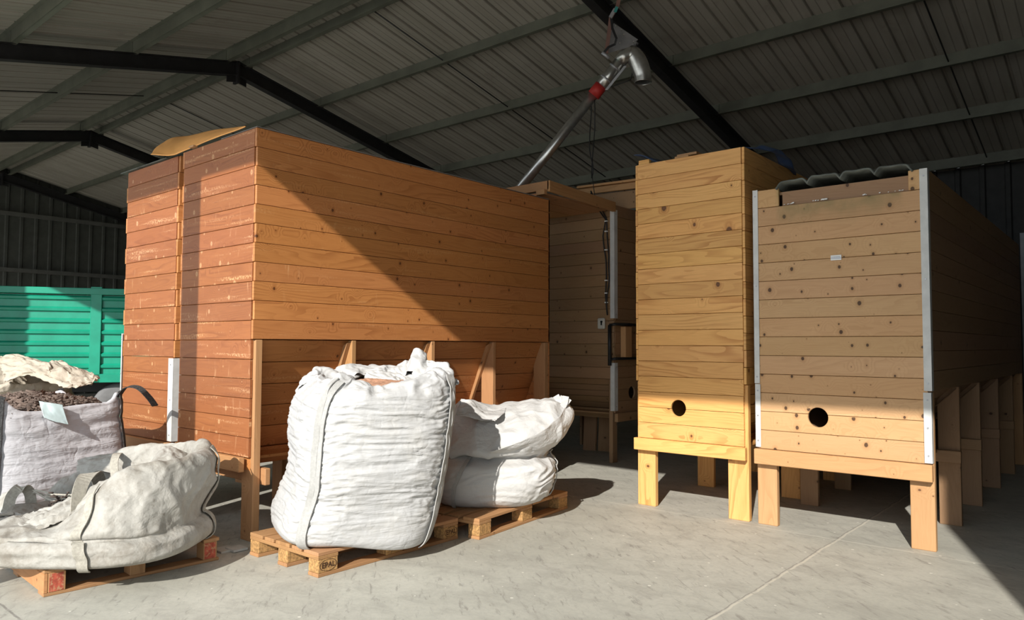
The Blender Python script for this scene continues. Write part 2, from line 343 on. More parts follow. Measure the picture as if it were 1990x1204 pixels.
def slope_box(b, x0, x1, y0, z0, y1, z1, h, **k):
    """member running in the y direction, top edge from (y0,z0) to (y1,z1), depth h, width x0..x1"""
    L = Vector((0, y1-y0, z1-z0)); b.board((x0, y0, z0-h), L, (x1-x0, 0, 0), (0, 0, h), tint=(1, 1, 1))
def rafter(x, name_i):
    b = MB()
    for (ya, yb) in ((0.0, YR), (YR, YB)):
        za, zb = zroof(ya), zroof(yb)
        slope_box(b, x-0.06, x+0.06, ya, za, yb, zb, 0.012)
        slope_box(b, x-0.06, x+0.06, ya, za-0.20, yb, zb-0.20, 0.012)
        slope_box(b, x-0.006, x+0.006, ya, za-0.012, yb, zb-0.012, 0.19)
    r = b.build('rafter', 'steel_dark')
    b = MB(); b.box(x-0.07, x+0.07, YR-0.02, YR+0.02, ZR-0.33, ZR+0.0); 
    for sg in (-1, 1): b.board((x-0.006, YR, ZR-0.21), (0, sg*0.16, -0.035), (0, 0, -0.10), (0.012, 0, 0))
    b.build('apex_plate', 'steel_dark', r)
    for sg in (0, 1):
        b = MB(); yc = 0.0 if not sg else YB-0.22
        b.box(x-0.10, x+0.10, yc, yc+0.012, 0, zroof(yc)-0.1); b.box(x-0.10, x+0.10, yc+0.19, yc+0.202, 0, zroof(yc)-0.1); b.box(x-0.005, x+0.005, yc, yc+0.2, 0, zroof(yc)-0.1)
        b.build('column', 'steel_dark', r)
    return r
for i, x in enumerate(XF):
    r = rafter(x, i)
    tag(r, ['black steel portal frame right of the opening, nearest the camera', 'black steel rafter crossing behind the golden silo, auger hangs from it',
            'black steel rafter passing above the red-brown silos, peak at upper left', 'second black steel rafter from the far gable, low at left edge',
            'black steel rafter against the far left gable wall'][i], 'rafter', 'portal rafters under the roof')
# purlins
PY = [-0.05, 1.36, 2.78, 4.20, 5.55, 5.93, 7.24, 8.66, 10.04, 11.43, 12.9]
plab = ['front eave above the opening', 'second purlin in from the front eave', 'third purlin in from the front eave, crossing the top left corner', 'first purlin on the front side of the ridge',
        'front one of the ridge pair', 'rear one of the ridge pair', 'first purlin behind the ridge', 'second purlin behind the ridge, passing over the auger head', 'third purlin behind the ridge',
        'fourth purlin behind the ridge', 'rear eave, lowest and darkest at far right']
for i, y in enumerate(PY):
    b = MB(); z = zroof(y); dy = 0.06 if y < YR else -0.06
    b.box(XG, XE, y-0.003, y+0.003, z, z+0.17)                       # web of the Z section
    b.box(XG, XE, min(y, y+dy), max(y, y+dy), z, z+0.004); b.box(XG, XE, min(y, y-dy), max(y, y-dy), z+0.162-0.012, z+0.166-0.012)
    b.box(XG, XE, min(y+dy, y+dy*1.06), max(y+dy, y+dy*1.06), z, z+0.018)
    o = tag(b.build('purlin', 'steel_green'), 'long grey-green steel purlin, '+plab[i], 'purlin', 'roof purlins')
    if y > 0.5:
        for x in XF[1:4]:
            b = MB(); b.box(x+0.035, x+0.043, y-0.012, y+0.05, z-0.01, z+0.16); b.build('cleat', 'steel_green', o)
for x, lab in ((-7.47, 'thin black sag rod running down the roof between the purlins, mid-bay above the silos'), (-1.68, 'thin black sag rod at the upper right, mid-bay'), (-13.2, 'thin black sag rod in the far left bay')):
    b = MB(); yy = [1.4, YR-0.15]; b.tube([(x, 0.2, zroof(0.2)+0.06), (x, YR-0.2, zroof(YR)+0.03)], 0.009, 6); b.tube([(x, YR+0.2, zroof(YR)+0.03), (x, 12.8, zroof(12.8)+0.06)], 0.009, 6)
    tag(b.build('sag_rod', 'steel_dark'), lab, 'rod', 'roof sag rods')
# lintel, walls
b = MB(); b.box(XG, XE, -0.30, -0.20, 4.48, 4.70); struct(b, 'trim_1', 'steel_dark')
def clad_wall(axis, fixed, a0, a1, z0, zfun, pitch=0.33, sgn=1, mat='wall_sheet', name='wall_left'):
    b = MB(); pts = []; a = a0
    while a < a1:
        for da, d in ((0, 0), (pitch*0.74, 0), (pitch*0.80, 0.035*sgn), (pitch*0.94, 0.035*sgn)): pts.append((min(a+da, a1), d))
        a += pitch
    pts.append((a1, 0))
    for (p, d) in pts:
        for z in (z0, zfun(p)):
            b.v.append(Vector((fixed+d, p, z)) if axis == 'x' else Vector((p, fixed+d, z)))
    for i in range(len(pts)-1): b.quad((2*i, 2*i+2, 2*i+3, 2*i+1), ((0, 0),)*4)
    o = struct(b, name, mat); s_ = o.modifiers.new('s', 'SOLIDIFY'); s_.thickness = 0.02; s_.offset = 0
    return o
clad_wall('x', XG-0.05, -0.3, YB, 0, lambda p: zroof(p)+0.24, sgn=1, name='wall_left')
clad_wall('x', XE+0.05, -0.3, YB, 0, lambda p: zroof(p)+0.24, sgn=-1, name='wall_right', mat='wall_dark')
clad_wall('y', YB+0.05, XG, XE, 0, lambda p: zroof(YB)+0.17, sgn=-1, name='wall_back', mat='wall_dark')
b = MB(); b.box(1.42, XE, -0.05, -0.005, 0, 4.5); struct(b, 'wall_front_right', 'wall_dark')
b = MB(); b.box(-12.9, -10.46, -0.05, -0.005, 0, 4.5); struct(b, 'shade_wall_front_left', 'wall_dark')  # unseen wall piece, cut short: shades the trailer's left end, leaves the roof lit
for i, (z, lab) in enumerate(((4.60, 'upper grey steel rail on the far left wall'), (3.17, 'lower grey steel rail on the far left wall, just above the green trailer'))):
    b = MB(); b.box(XG+0.05, XG+0.13, 0.0, YB-0.2, z, z+0.10, tint=(1, 1, 1)); tag(b.build('wall_rail', 'steel_rail'), lab, 'rail', 'rails on the far wall')
b = MB(); b.box(-1.34, -0.3, YB-0.12, YB-0.06, 0, 3.05); struct(b, 'door_1', 'wall_pale')

# ================================================================ timber silos
def frame_set(parent, hx, y, zt, z_in, slope, zb, wood, th=0.04, legw=0.15, tiez=(0.48, 0.57), sides=(-1, 1), tie_front=True):
    """support frame standing across the silo: legs, sloping braces under the hopper, crossbar"""
    for s_ in sides:
        b = MB(); xo = hx*s_; xi = (hx-legw)*s_
        b.box(min(xo, xi), max(xo, xi), y, y+th, 0, zt-0.004, grain='z'); b.build('leg', wood, parent, bevel=0.003)
        b = MB(); dz = zt-zb; dx = dz*slope
        p0 = Vector(((hx-0.015)*s_, y-0.001, zt-0.02)); L = Vector((-dx*s_, 0, -dz+0.02)); wv_ = Vector((-L.z*s_, 0, L.x*s_)).normalized()
        wv_ = Vector((-abs(wv_.x)*s_, 0, -abs(wv_.z)*0.0-abs(wv_.z)))
        b.board(p0, L, wv_.normalized()*0.10, (0, -th*0.9, 0)); b.build('brace', wood, parent, bevel=0.003)
    b = MB(); b.box(-hx-0.01, hx+0.01, y-0.001-th, y-0.001, tiez[0], tiez[1]); b.build('crossbar', wood, parent, bevel=0.003)

def planks_y(b, x, y0, y1, z0, z1, pitch, th, s_=1, jag=0.0, var=0.1, first=None):
    """planks running in y, on the plane x, thickness outwards to s_"""
    n = max(1, round((z1-z0)/pitch)); p = (z1-z0)/n
    for i in range(n):
        j = jag*(i % 2)
        b.board((x, y0+j, z0+i*p+0.0015), (0, y1-y0-j, 0), (0, 0, p-0.003), (th*s_, 0, 0), var=var)
def planks_x(b, y, x0, x1, z0, z1, pitch, th, s_=-1, jag=0.0, var=0.1, j2=0.0):
    n = max(1, round((z1-z0)/pitch)); p = (z1-z0)/n
    for i in range(n):
        j = jag*(i % 2); k = j2*random.random()
        b.board((x0+j, y, z0+i*p+0.0015), (x1-x0-2*j-k, 0, 0), (0, 0, p-0.003), (0, th*s_, 0), var=var)
def cut_round(o, c_, r, depth=0.2, axis='y'):
    """round opening sawn through a panel"""
    me = bpy.data.meshes.new('cut'); bm_ = bmesh.new()
    mt = Matrix.Translation(c_) @ Matrix.Rotation(math.pi/2, 4, 'X' if axis == 'y' else 'Y')
    bmesh.ops.create_cone(bm_, cap_ends=True, segments=40, radius1=r, radius2=r, depth=depth, matrix=mt); bm_.to_mesh(me); bm_.free()
    t = bpy.data.objects.new('cut', me); C.objects.link(t); t.parent = o.parent
    md = o.modifiers.new('hole', 'BOOLEAN'); md.object = t; md.operation = 'DIFFERENCE'; md.solver = 'EXACT'; md.use_self = True
    dg = bpy.context.evaluated_depsgraph_get(); dg.update(); nm = bpy.data.meshes.new_from_object(o.evaluated_get(dg))
    o.modifiers.clear(); o.data = nm; bpy.data.objects.remove(t)

def silo(loc, rz, hx, ln, zb, zt, zh, slope, front, side, post, label, pitch=0.1345, frames=(), beam=(0.475, 0.575), fj=0.008, hole=None, hole_ring=None,
         legy=0.0, name='timber_silo', front_legs=True, legw=0.15, front_top=None, tiez=(0.48, 0.57), beam_x=None, rev=False, notch=None, thin_leg=0.05):
    """hopper-bottomed storage box on legs. local x across, local y along; front panel at local y = 0"""
    R = empty(name, loc, rz, label=label, cat='silo', group='wooden storage silos')
    ft = 0.022
    b = MB(); planks_x(b, 0.0, -hx+0.023, hx-0.023, beam[1], zt if front_top is None else front_top, pitch, ft, 1, fj*0.0, j2=fj)
    if notch:
        for (xa, xb) in notch: b.board((xa, 0, front_top+0.002), (xb-xa, 0, 0), (0, 0, zt-front_top-0.004), (0, ft, 0))
    fp = b.build('front_panel', front, R)
    if hole: cut_round(fp, (hole[0], 0.01, hole[1]), hole[2])
    fp.modifiers.new('b', 'BEVEL').width = 0.0025; fp.modifiers[-1].segments = 1; fp.modifiers[-1].limit_method = 'ANGLE'
    b = MB(); planks_x(b, ln, -hx, hx, beam[1], zt, pitch, ft, -1); b.build('rear_panel', side, R, bevel=0.0025)
    for s_ in (-1, 1):
        b = MB(); planks_y(b, (hx-0.022)*s_, 0.0, ln, zh, zt, pitch, 0.022, s_, jag=fj); b.build('side_panel', side, R, bevel=0.0025)
        b = MB(); n = 5; hz = zh-beam[1]-0.02; x0 = (hx-0.045)*s_; L_ = math.hypot(hz, hz*slope)
        for i in range(n):
            f0 = i/n; f1 = (i+1)/n
            p = Vector((x0-slope*hz*f0*s_, 0.024, zh-0.004-hz*f0)); q = Vector((x0-slope*hz*f1*s_, 0.024, zh-hz*f1))
            b.board(p, (0, ln-0.048, 0), q-p, (-0.02*s_, 0, 0))
        b.build('hopper_panel', side, R, bevel=0.002)
        b = MB(); xo = (hx-slope*hz-0.06)*s_; b.box(min(xo, xo+0.05*s_), max(xo, xo+0.05*s_), 0.03, ln-0.03, beam[0], beam[1]+0.015, grain='y'); b.build('bottom_rail', side, R, bevel=0.003)
    b = MB(); b.box(-hx+0.03, hx-0.03, 0.03, ln-0.03, zt-0.05, zt-0.03, grain='y'); b.build('lid', side, R)
    bx = beam_x or (-hx, hx)
    b = MB(); b.box(bx[0], bx[1], -0.045, -0.001, beam[0], beam[1], tint=(1.02, 1.0, 0.95)); b.build('beam', front if post == 'wood_gold' else post, R, bevel=0.004)
    b = MB(); b.box(-hx, hx, ln+0.001, ln+0.045, beam[0], beam[1]); b.build('beam', side, R, bevel=0.004)
    b = MB(); b.box(-hx+0.035, hx-0.035, 0.0235, 0.06, beam[0]+0.01, beam[1]+0.10); b.build('light_stop_batten', side, R)  # added filler behind the beam, keeps sun streaks off the floor below
    b = MB(); b.box(-hx*0.75, hx*0.75, 0.062, ln-0.062, beam[1]-0.03, beam[1]-0.01, grain='y'); b.build('bottom_board', side, R)
    if front_legs:
        for s_ in (-1, 1):
            for yy in (0.024, ln-0.024-thin_leg):
                b = MB(); xo = hx*s_; xi = (hx-legw)*s_; b.box(min(xo, xi), max(xo, xi), yy, yy+thin_leg, 0, zh-0.004, grain='z', tint=(random.uniform(.9, 1.05),)*3)
                b.build('leg', post, R, bevel=0.004)
    for y in frames: frame_set(R, hx, y, zh, beam[1], slope, beam[1]+0.02, side if side == 'wood_dull' else post, tiez=tiez, legw=legw)
    return R

def corner_strip(R, x, z0, z1, s_, wd=0.055, y=-0.004, side=0.05, lean=0.0):
    """white L-shaped corner profile on the vertical edge; s_ = +1 right edge, -1 left edge"""
    b = MB(); xa = x+0.004*s_
    b.board((xa, y, z0), (lean, 0, z1-z0), (-wd*s_, 0, 0), (0, 0.003, 0), tint=(1, 1, 1))
    b.board((xa, y, z0), (lean, 0, z1-z0), (0, side, 0), (-0.003*s_, 0, 0), tint=(1, 1, 1))
    o = b.build('corner_strip', 'white_trim', R, bevel=0.001)
    b = MB()
    for z in (z0+0.05, (z0+z1)/2, z1-0.05): b.tube([(xa-wd*0.5*s_, y-0.004, z), (xa-wd*0.5*s_, y+0.001, z)], 0.006, 8)
    b.build('screw', 'galv_dull', o)
    return o

# A1: red-brown silo, whose long side catches the diagonal light
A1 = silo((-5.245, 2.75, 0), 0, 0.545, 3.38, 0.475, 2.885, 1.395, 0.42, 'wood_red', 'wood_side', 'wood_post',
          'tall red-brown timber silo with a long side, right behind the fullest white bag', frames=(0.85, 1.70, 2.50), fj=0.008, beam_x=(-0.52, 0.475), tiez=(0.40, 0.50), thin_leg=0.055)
b = MB(); b.box(-0.5, 0.60, 0.085, 0.125, 0.385, 0.50); b.build('crossbar', 'wood_post', A1, bevel=0.004)
A0 = silo((-6.39, 2.77, 0), 0, 0.495, 3.3, 0.475, 2.885, 1.25, 0.42, 'wood_red', 'wood_side', 'wood_post',
          'narrower red-brown timber silo at the left, beside the green trailer', frames=(1.1, 2.2), fj=0.008, tiez=(0.40, 0.50))
corner_strip(A0, 0.495, 0.585, 1.245, 1, 0.085, -0.01, 0.09); corner_strip(A0, -0.495, 0.75, 1.45, -1, 0.02, -0.01, 0.05)
# C: golden silo
CS = silo((-2.855, 5.60, 0), 0, 0.495, 3.9, 0.475, 2.94, 1.06, 0.62, 'wood_gold', 'wood_gold', 'wood_gold',
          'narrow golden pine silo with big knots and a small round hole, in the centre right', pitch=0.131, frames=(1.15, 2.3), hole=(-0.093, 0.845, 0.068), fj=0.004, legw=0.17)
# D: tan silo
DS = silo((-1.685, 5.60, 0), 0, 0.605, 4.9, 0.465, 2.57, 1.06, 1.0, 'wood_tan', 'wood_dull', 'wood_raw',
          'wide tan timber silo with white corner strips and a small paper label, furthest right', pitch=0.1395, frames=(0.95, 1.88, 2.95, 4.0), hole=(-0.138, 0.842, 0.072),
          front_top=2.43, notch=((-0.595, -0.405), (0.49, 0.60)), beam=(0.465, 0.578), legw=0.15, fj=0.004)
for (x, z0, z1, s_) in ((-0.605, 1.075, 2.575, -1), (-0.600, 0.59, 1.07, -1), (0.605, 1.065, 2.57, 1), (0.600, 0.585, 1.055, 1)):
    corner_strip(DS, x, z0, z1, s_, 0.042 if s_ < 0 else 0.05, -0.006 if z1 > 2 else -0.010)
# B: silo lying across at the back, gable end towards the right
BS = silo((-4.70, 7.95, 0), math.pi/2, 0.58, 3.6, 0.475, 3.02, 0.97, 0.9, 'wood_dull', 'wood_dull', 'wood_dull',
          'dim timber silo standing crosswise in the shade, with a socket box on it', frames=(1.2, 2.4), hole=(-0.19, 0.80, 0.075), legw=0.10)
corner_strip(BS, -0.58, 1.68, 2.96, -1, 0.07, -0.008, 0.06); corner_strip(BS, -0.58, 0.60, 1.16, -1, 0.07, -0.008, 0.06)

# mark on the tan silo: the small paper label with grey print
b = MB(); b.box(-1.712, -1.638, 5.590, 5.5925, 1.985, 2.022, tint=(1, 1, 1)); lab = tag(b.build('paper_label', 'paper'), 'small white paper label stuck on the tan silo front', 'label')
b = MB()
for r_ in range(2):
    x = -1.708
    while x < -1.646:
        w_ = random.uniform(0.003, 0.008); b.box(x, x+w_, 5.5892, 5.5899, 2.0055-r_*0.009, 2.0095-r_*0.009, tint=(1, 1, 1)); x += w_+0.002
b.build('print', 'text', lab)
# ================================================================ things on and between the silos
b = MB(); R = empty('hatch_frame', (-5.3, 6.75, 2.9), label='open wooden box frame bridging the top of the red-brown silo to the dim one behind', cat='frame')
def part(b, name, mat, root, **k):
    o = b.build(name, mat, root, **k); o.data.transform(Matrix.Translation(-Vector(root.location))); return o
b = MB(); b.box(-6.1, -4.70, 6.11, 6.15, 2.995, 3.09); part(b, 'front_board', 'wood_post', R, bevel=0.003)
b = MB(); b.board((-4.72, 6.11, 2.975), (0, 1.28, -0.04), (0, 0, 0.115), (0.035, 0, 0)); part(b, 'side_board', 'wood_post', R, bevel=0.003)
b = MB(); b.box(-4.83, -4.72, 6.06, 6.11, 2.94, 2.995); part(b, 'corner_block', 'wood_post', R, bevel=0.003)
b = MB()
for i in range(5): b.box(-6.1+0.27*i, -5.845+0.27*i, 6.15, 7.35, 2.95, 2.972, grain='y')
part(b, 'floor_board', 'wood_post', R)
b = MB(); b.box(-5.0, -4.88, 6.13, 6.2, 2.86, 2.98); part(b, 'hanging_block', 'wood_side', R, bevel=0.003)
b = MB(); b.board((-5.55, 7.52, 3.24), (1.75, 0.20, 0), (0, 0, 0.075), (0, 0.04, 0)); tag(b.build('platform_board', 'wood_raw', bevel=0.003), 'lower, thicker tan board across the top of the dim crosswise silo', 'board', 'boards on the crosswise silo')
b = MB(); b.board((-5.33, 7.50, 3.318), (1.4, 0.16, 0), (0, 0, 0.028), (0, 0.3, 0))
tag(b.build('platform_board', 'wood_raw', bevel=0.003), 'upper, thinner tan board across the top of the dim crosswise silo', 'board', 'boards on the crosswise silo')
b = MB(); b.board((-5.50, 7.6, 3.02), (1.7, 0.2, 0), (0, 0, 0.22), (0, 0.03, 0))
tag(b.build('riser_board', 'wood_dull', bevel=0.003), 'dim upright board carrying the platform on top of the crosswise silo', 'board')
# socket box and cables on the crosswise silo
R = empty('socket_box', (-4.85, 7.36, 1.62), label='small pale grey socket box screwed to the dim crosswise silo', cat='socket')
b = MB(); b.box(-4.90, -4.80, 7.31, 7.345, 1.555, 1.685, tint=(1, 1, 1)); part(b, 'box', 'plastic_grey', R, bevel=0.012)
b = MB(); b.tube([(-4.835, 7.315, 1.64), (-4.835, 7.298, 1.64)], 0.013, 12); b.box(-4.842, -4.828, 7.298, 7.308, 1.60, 1.64, tint=(1, 1, 1)); part(b, 'switch', 'cable', R)
def wob(pts, a=0.01, n=8, seed=0):
    out = []
    for i in range(len(pts)-1):
        p, q = Vector(pts[i]), Vector(pts[i+1])
        for k in range(n):
            t = k/n; v = p.lerp(q, t); out.append(v+Vector((mn.noise(v*3+Vector((seed, 0, 0))), mn.noise(v*3+Vector((9, seed, 0))), mn.noise(v*3+Vector((0, 5, seed)))))*a)
    return out+[Vector(pts[-1])]
R = empty('power_cable', (-4.76, 7.33, 1.8), label='pair of black cables clipped down the corner of the dim crosswise silo', cat='cable')
for k in (0, 1):
    b = MB(); b.tube(wob([(-4.98, 7.30, 3.20), (-4.88+0.02*k, 7.31, 3.0), (-4.775-0.02*k, 7.335, 2.86), (-4.81+0.02*k, 7.335, 2.66), (-4.785+0.02*k, 7.34, 2.4), (-4.79+0.018*k, 7.335, 1.95), (-4.775, 7.34, 1.72)], 0.03, 8, k*7), 0.008, 8); part(b, 'cable', 'cable', R)
for z in (2.95, 2.82, 2.70, 2.48, 2.12, 1.97, 1.86):
    b = MB(); b.box(-4.80, -4.765, 7.318, 7.345, z, z+0.012, tint=(1, 1, 1)); part(b, 'cable_clip', 'paper', R)
R = empty('conduit', (-4.73, 7.34, 1.4), label='black pipe bracket wrapped round the corner of the dim crosswise silo', cat='pipe')
b = MB(); b.tube([(-4.73, 7.32, 1.60), (-4.73, 7.32, 1.13)], 0.022, 10); part(b, 'upright', 'cable', R)
for z in (1.60, 1.20):
    b = MB(); b.tube([(-4.73, 7.32, z), (-4.655, 7.33, z+0.01), (-4.65, 7.9, z+0.01)], 0.017, 10); part(b, 'arm', 'cable', R)
b = MB(); b.box(-4.695, -4.625, 7.50, 7.64, 1.225, 1.585, grain='z'); tag(b.build('spacer_board', 'wood_raw', bevel=0.004), 'short pale upright block held between the two black pipe arms', 'block')
# loose boards behind, leaning legs under the crosswise silo
for k, (x, lab) in enumerate(((-5.60, 'left one of two loose dark boards standing under the crosswise silo'), (-5.41, 'right one of two loose dark boards standing under the crosswise silo'))):
    b = MB(); b.board((x, 8.02+0.06*k, 0), (0.0, 0.03, 0.44), (0.16, 0.05, 0), (0, 0.03, 0)); tag(b.build('loose_board', 'wood_dull', bevel=0.003), lab, 'board', 'loose boards under the crosswise silo')

# sheet lying over the two red silos
b = MB(); b.board((-6.99, 2.75, 2.889), (0.9, 0, 0.0), (0, 0.5, 0), (0, 0, 0.006), tint=(1, 1, 1)); tag(b.build('board_sheet', 'sheet_grey'), 'thin grey sheet edge sticking out over the left end of the narrower red silo', 'sheet')
b = MB(); b.box(-5.64, -5.57, 2.72, 2.76, 2.89, 2.905); tag(b.build('wood_scrap', 'wood_raw', bevel=0.003), 'pale scrap of wood under the orange-brown sheet', 'scrap')
b = MB(); b.board((-4.695, 2.75, 2.886), (0, 3.36, 0.0), (0.0, 0, 0.005), (-0.5, 0, 0), tint=(0.3, 0.3, 0.3)); tag(b.build('roofing_felt', 'membrane'), 'dark felt strip along the top edge of the long red-brown silo', 'felt')
# golden silo top
b = MB(); b.grid(lambda u, v: (-3.40+0.42*u, 5.66+0.35*v, 3.055-0.15*u+0.015*math.sin(u*9)+0.02*v), 12, 4); o = tag(b.build('tarpaulin', 'blue'), 'pale blue-grey sheet corner on the left top of the golden silo', 'tarpaulin', 'tarpaulins on the golden silo'); s_ = o.modifiers.new('s', 'SOLIDIFY'); s_.thickness = 0.004
b = MB(); b.grid(lambda u, v: (-2.44+0.14*math.sin(v*3.14)*0.6+0.10*u, 5.66+0.95*v+0.1*u, 2.955+0.05*math.sin(v*3.1)**2*(1-v)*2-0.05*v+0.05*(1-u)*math.sin(v*2.2)+0.01*math.sin(v*22)), 6, 24)
o = tag(b.build('tarpaulin', 'blue'), 'crumpled dark blue sheet draped on the right top edge of the golden silo', 'tarpaulin', 'tarpaulins on the golden silo'); s_ = o.modifiers.new('s', 'SOLIDIFY'); s_.thickness = 0.004
b = MB(); b.box(-3.335, -3.23, 5.63, 5.67, 2.92, 2.985); tag(b.build('wood_scrap', 'wood_gold', bevel=0.003), 'small wooden block at the left top corner of the golden silo', 'scrap')
b = MB(); b.board((-3.0, 5.70, 2.975), (0.17, 0.03, 0.01), (0, 0, 0.022), (0, 0.1, 0)); b.board((-3.0, 5.66, 2.952), (0.13, 0.0, 0.0), (0, 0, 0.02), (0, 0.08, 0)); tag(b.build('wood_scrap', 'wood_raw', bevel=0.002), 'thin scrap of wood lying on top of the golden silo near its middle', 'scrap')
# corrugated lid on the tan silo
def lid(u, v):
    x = -2.10+0.93*u; t = (u*4.0) % 1.0
    dz = 0.028-0.045*max(0, (abs(t-0.5)-0.36)/0.14) if True else 0
    return (x, 5.575+4.8*v+0.012*mn.noise(Vector((x*9, v*20, 0))), 2.572+dz+0.012*math.sin(u*3)+0.006*mn.noise(Vector((x*14, v*8, 2))))
b = MB(); b.grid(lid, 96, 30); o = tag(b.build('corrugated_lid', 'sheet_grey'), 'weathered grey corrugated sheet covering the wide tan silo', 'lid'); s_ = o.modifiers.new('s', 'SOLIDIFY'); s_.thickness = 0.012; s_.offset = 1

b = MB()
for i in range(36):
    x = random.choice((random.uniform(-2.06, -1.98), random.uniform(-1.86, -1.72), random.uniform(-1.86, -1.72), random.uniform(-1.5, -1.2))); z = 2.437; s = random.uniform(0.003, 0.009)
    b.board((x, 5.600+random.uniform(-0.004, 0.012), z), (s*1.6, 0, s*0.4), (0, 0, s), (0, s, 0), tint=(1, 1, 1))
tag(b.build('crumbs', 'paper'), 'pale crumbs caught on the ledge under the corrugated lid', 'debris', kind='stuff')
b = MB(); b.box(-2.07, -1.20, 5.625, 5.65, 2.43, 2.54); tag(b.build('backing_board', 'wood_dull'), 'dull board set back in the gap under the corrugated lid', 'board')

# ================================================================ pallets
def pallet(root, X0, X1, Y0, Y1, epal=True, side='x'):
    """EUR pallet with its short side facing -y; corner blocks nearest the viewer at X1,Y0"""
    H = 0.144; bw = 0.1; bl = 0.145
    xs = [X0, (X0+X1)/2-bw/2, X1-bw]; ys = [Y0, (Y0+Y1)/2-bl/2, Y1-bl]
    for x in xs:
        b = MB(); b.board((x, Y0, 0), (0, Y1-Y0, 0), (bw, 0, 0), (0, 0, 0.022)); b.build('bottom_board', 'wood_pallet', root, bevel=0.003)
    for y in ys:
        for x in xs:
            b = MB(); b.box(x, x+bw, y+0.003, y+bl-0.003, 0.022, 0.100, tint=(random.uniform(.85, 1.1),)*3, grain='y'); bk = b.build('block', 'wood_block', root, bevel=0.004)
            if epal and x == xs[-1] and y != ys[1]:
                # the burnt mark on the outer face of the corner blocks: letters in an oval ring
                b = MB(); n = 40; yc = y+bl/2; zc = 0.062
                for k in range(n):
                    a0 = 2*math.pi*k/n; a1 = 2*math.pi*(k+1)/n
                    P = lambda a, rr: Vector((x+bw+0.0012, yc+0.060*rr*math.cos(a), zc+0.034*rr*math.sin(a)))
                    i0 = len(b.v); b.v += [P(a0, 0.95), P(a1, 0.95), P(a1, 1.02), P(a0, 1.02)]; b.quad((i0, i0+1, i0+2, i0+3), ((0, 0),)*4)
                b.build('stamp', 'ink', root)
                cu = bpy.data.curves.new('stamp', 'FONT'); cu.body = 'EPAL'; cu.size = 0.044; cu.align_x = 'CENTER'; cu.align_y = 'CENTER'; cu.extrude = 0.0004; cu.offset = 0.0006
                t = bpy.data.objects.new('stamp_tmp', cu); C.objects.link(t); dg = bpy.context.evaluated_depsgraph_get(); me = bpy.data.meshes.new_from_object(t.evaluated_get(dg)); bpy.data.objects.remove(t)
                me.materials.clear(); me.materials.append(M['ink']); t = bpy.data.objects.new('lettering', me); C.objects.link(t); t.parent = root
                t.matrix_local = Matrix.Translation((x+bw+0.0014, yc, zc)) @ Matrix(((0, 0, 1, 0), (1, 0, 0, 0), (0, 1, 0, 0), (0, 0, 0, 1)))
    for y in ys:
        b = MB(); b.board((X0, y, 0.100), (X1-X0, 0, 0), (0, bl, 0), (0, 0, 0.022)); b.build('stringer_board', 'wood_pallet', root, bevel=0.003)
    n = 5; wds = [0.145, 0.10, 0.145, 0.10, 0.145]; W_ = X1-X0; gap = (W_-sum(wds))/4; x = X0
    for i in range(n):
        b = MB(); b.board((x, Y0, 0.122), (0, Y1-Y0, 0), (wds[i], 0, 0), (0, 0, 0.022)); b.build('deck_board', 'wood_pallet', root, bevel=0.003); x += wds[i]+gap
P1 = empty('pallet', (-3.70, 2.612, 0), math.radians(0.3), label='worn wooden pallet with EPAL blocks under the fullest white bag', cat='pallet', group='wooden pallets')
pallet(P1, -0.74, 0, 0, 1.17)
P2 = empty('pallet', (-3.57, 3.852, 0), math.radians(6.0), label='wooden pallet under the half-collapsed white bag, behind the first pallet', cat='pallet', group='wooden pallets')
pallet(P2, -0.80, 0, 0, 1.23, epal=False)
P0 = empty('pallet', (-4.527, 1.452, 0), math.radians(-2.8), label='orange-tinted pallet with red painted blocks at lower left under the soiled bag', cat='pallet', group='wooden pallets')
for x in (-1.12, -0.60, -0.10): 
    b = MB(); b.board((x, 0, 0), (0, 0.97, 0), (0.10, 0, 0), (0, 0, 0.018)); b.build('bottom_board', 'wood_pallet', P0, bevel=0.003)
b = MB(); b.board((-1.12, -0.001, 0.018), (1.12, 0, 0), (0, 0, 0.104), (0, 0.022, 0), tint=(1.15, 1.0, 0.9)); b.build('side_board', 'wood_pallet', P0, bevel=0.003)
for x in (-1.12, -0.60, -0.10):
    for y in (0.022, 0.44, 0.87):
        b = MB(); b.box(x, x+0.10, y, y+0.085, 0.018, 0.122, grain='z'); bk = b.build('block', 'wood_pallet', P0, bevel=0.003)
        if x == -0.10 and y != 0.44:
            b = MB(); b.box(x+0.1, x+0.1012, y+0.006, y+0.075, 0.022, 0.118, tint=(1, 1, 1)); b.build('paint_mark', 'red_paint', P0)
for i in range(6):
    b = MB(); y = 0.0+i*0.174; b.board((-1.12, y, 0.122), (1.12, 0, 0), (0, 0.10, 0), (0, 0, 0.02)); b.build('deck_board', 'wood_pallet', P0, bevel=0.003)
b = MB(); b.box(-0.42, -0.22, 0.02, 0.10, 0.1421, 0.1429, tint=(1, 1, 1)); b.build('paint_mark', 'red_paint', P0)

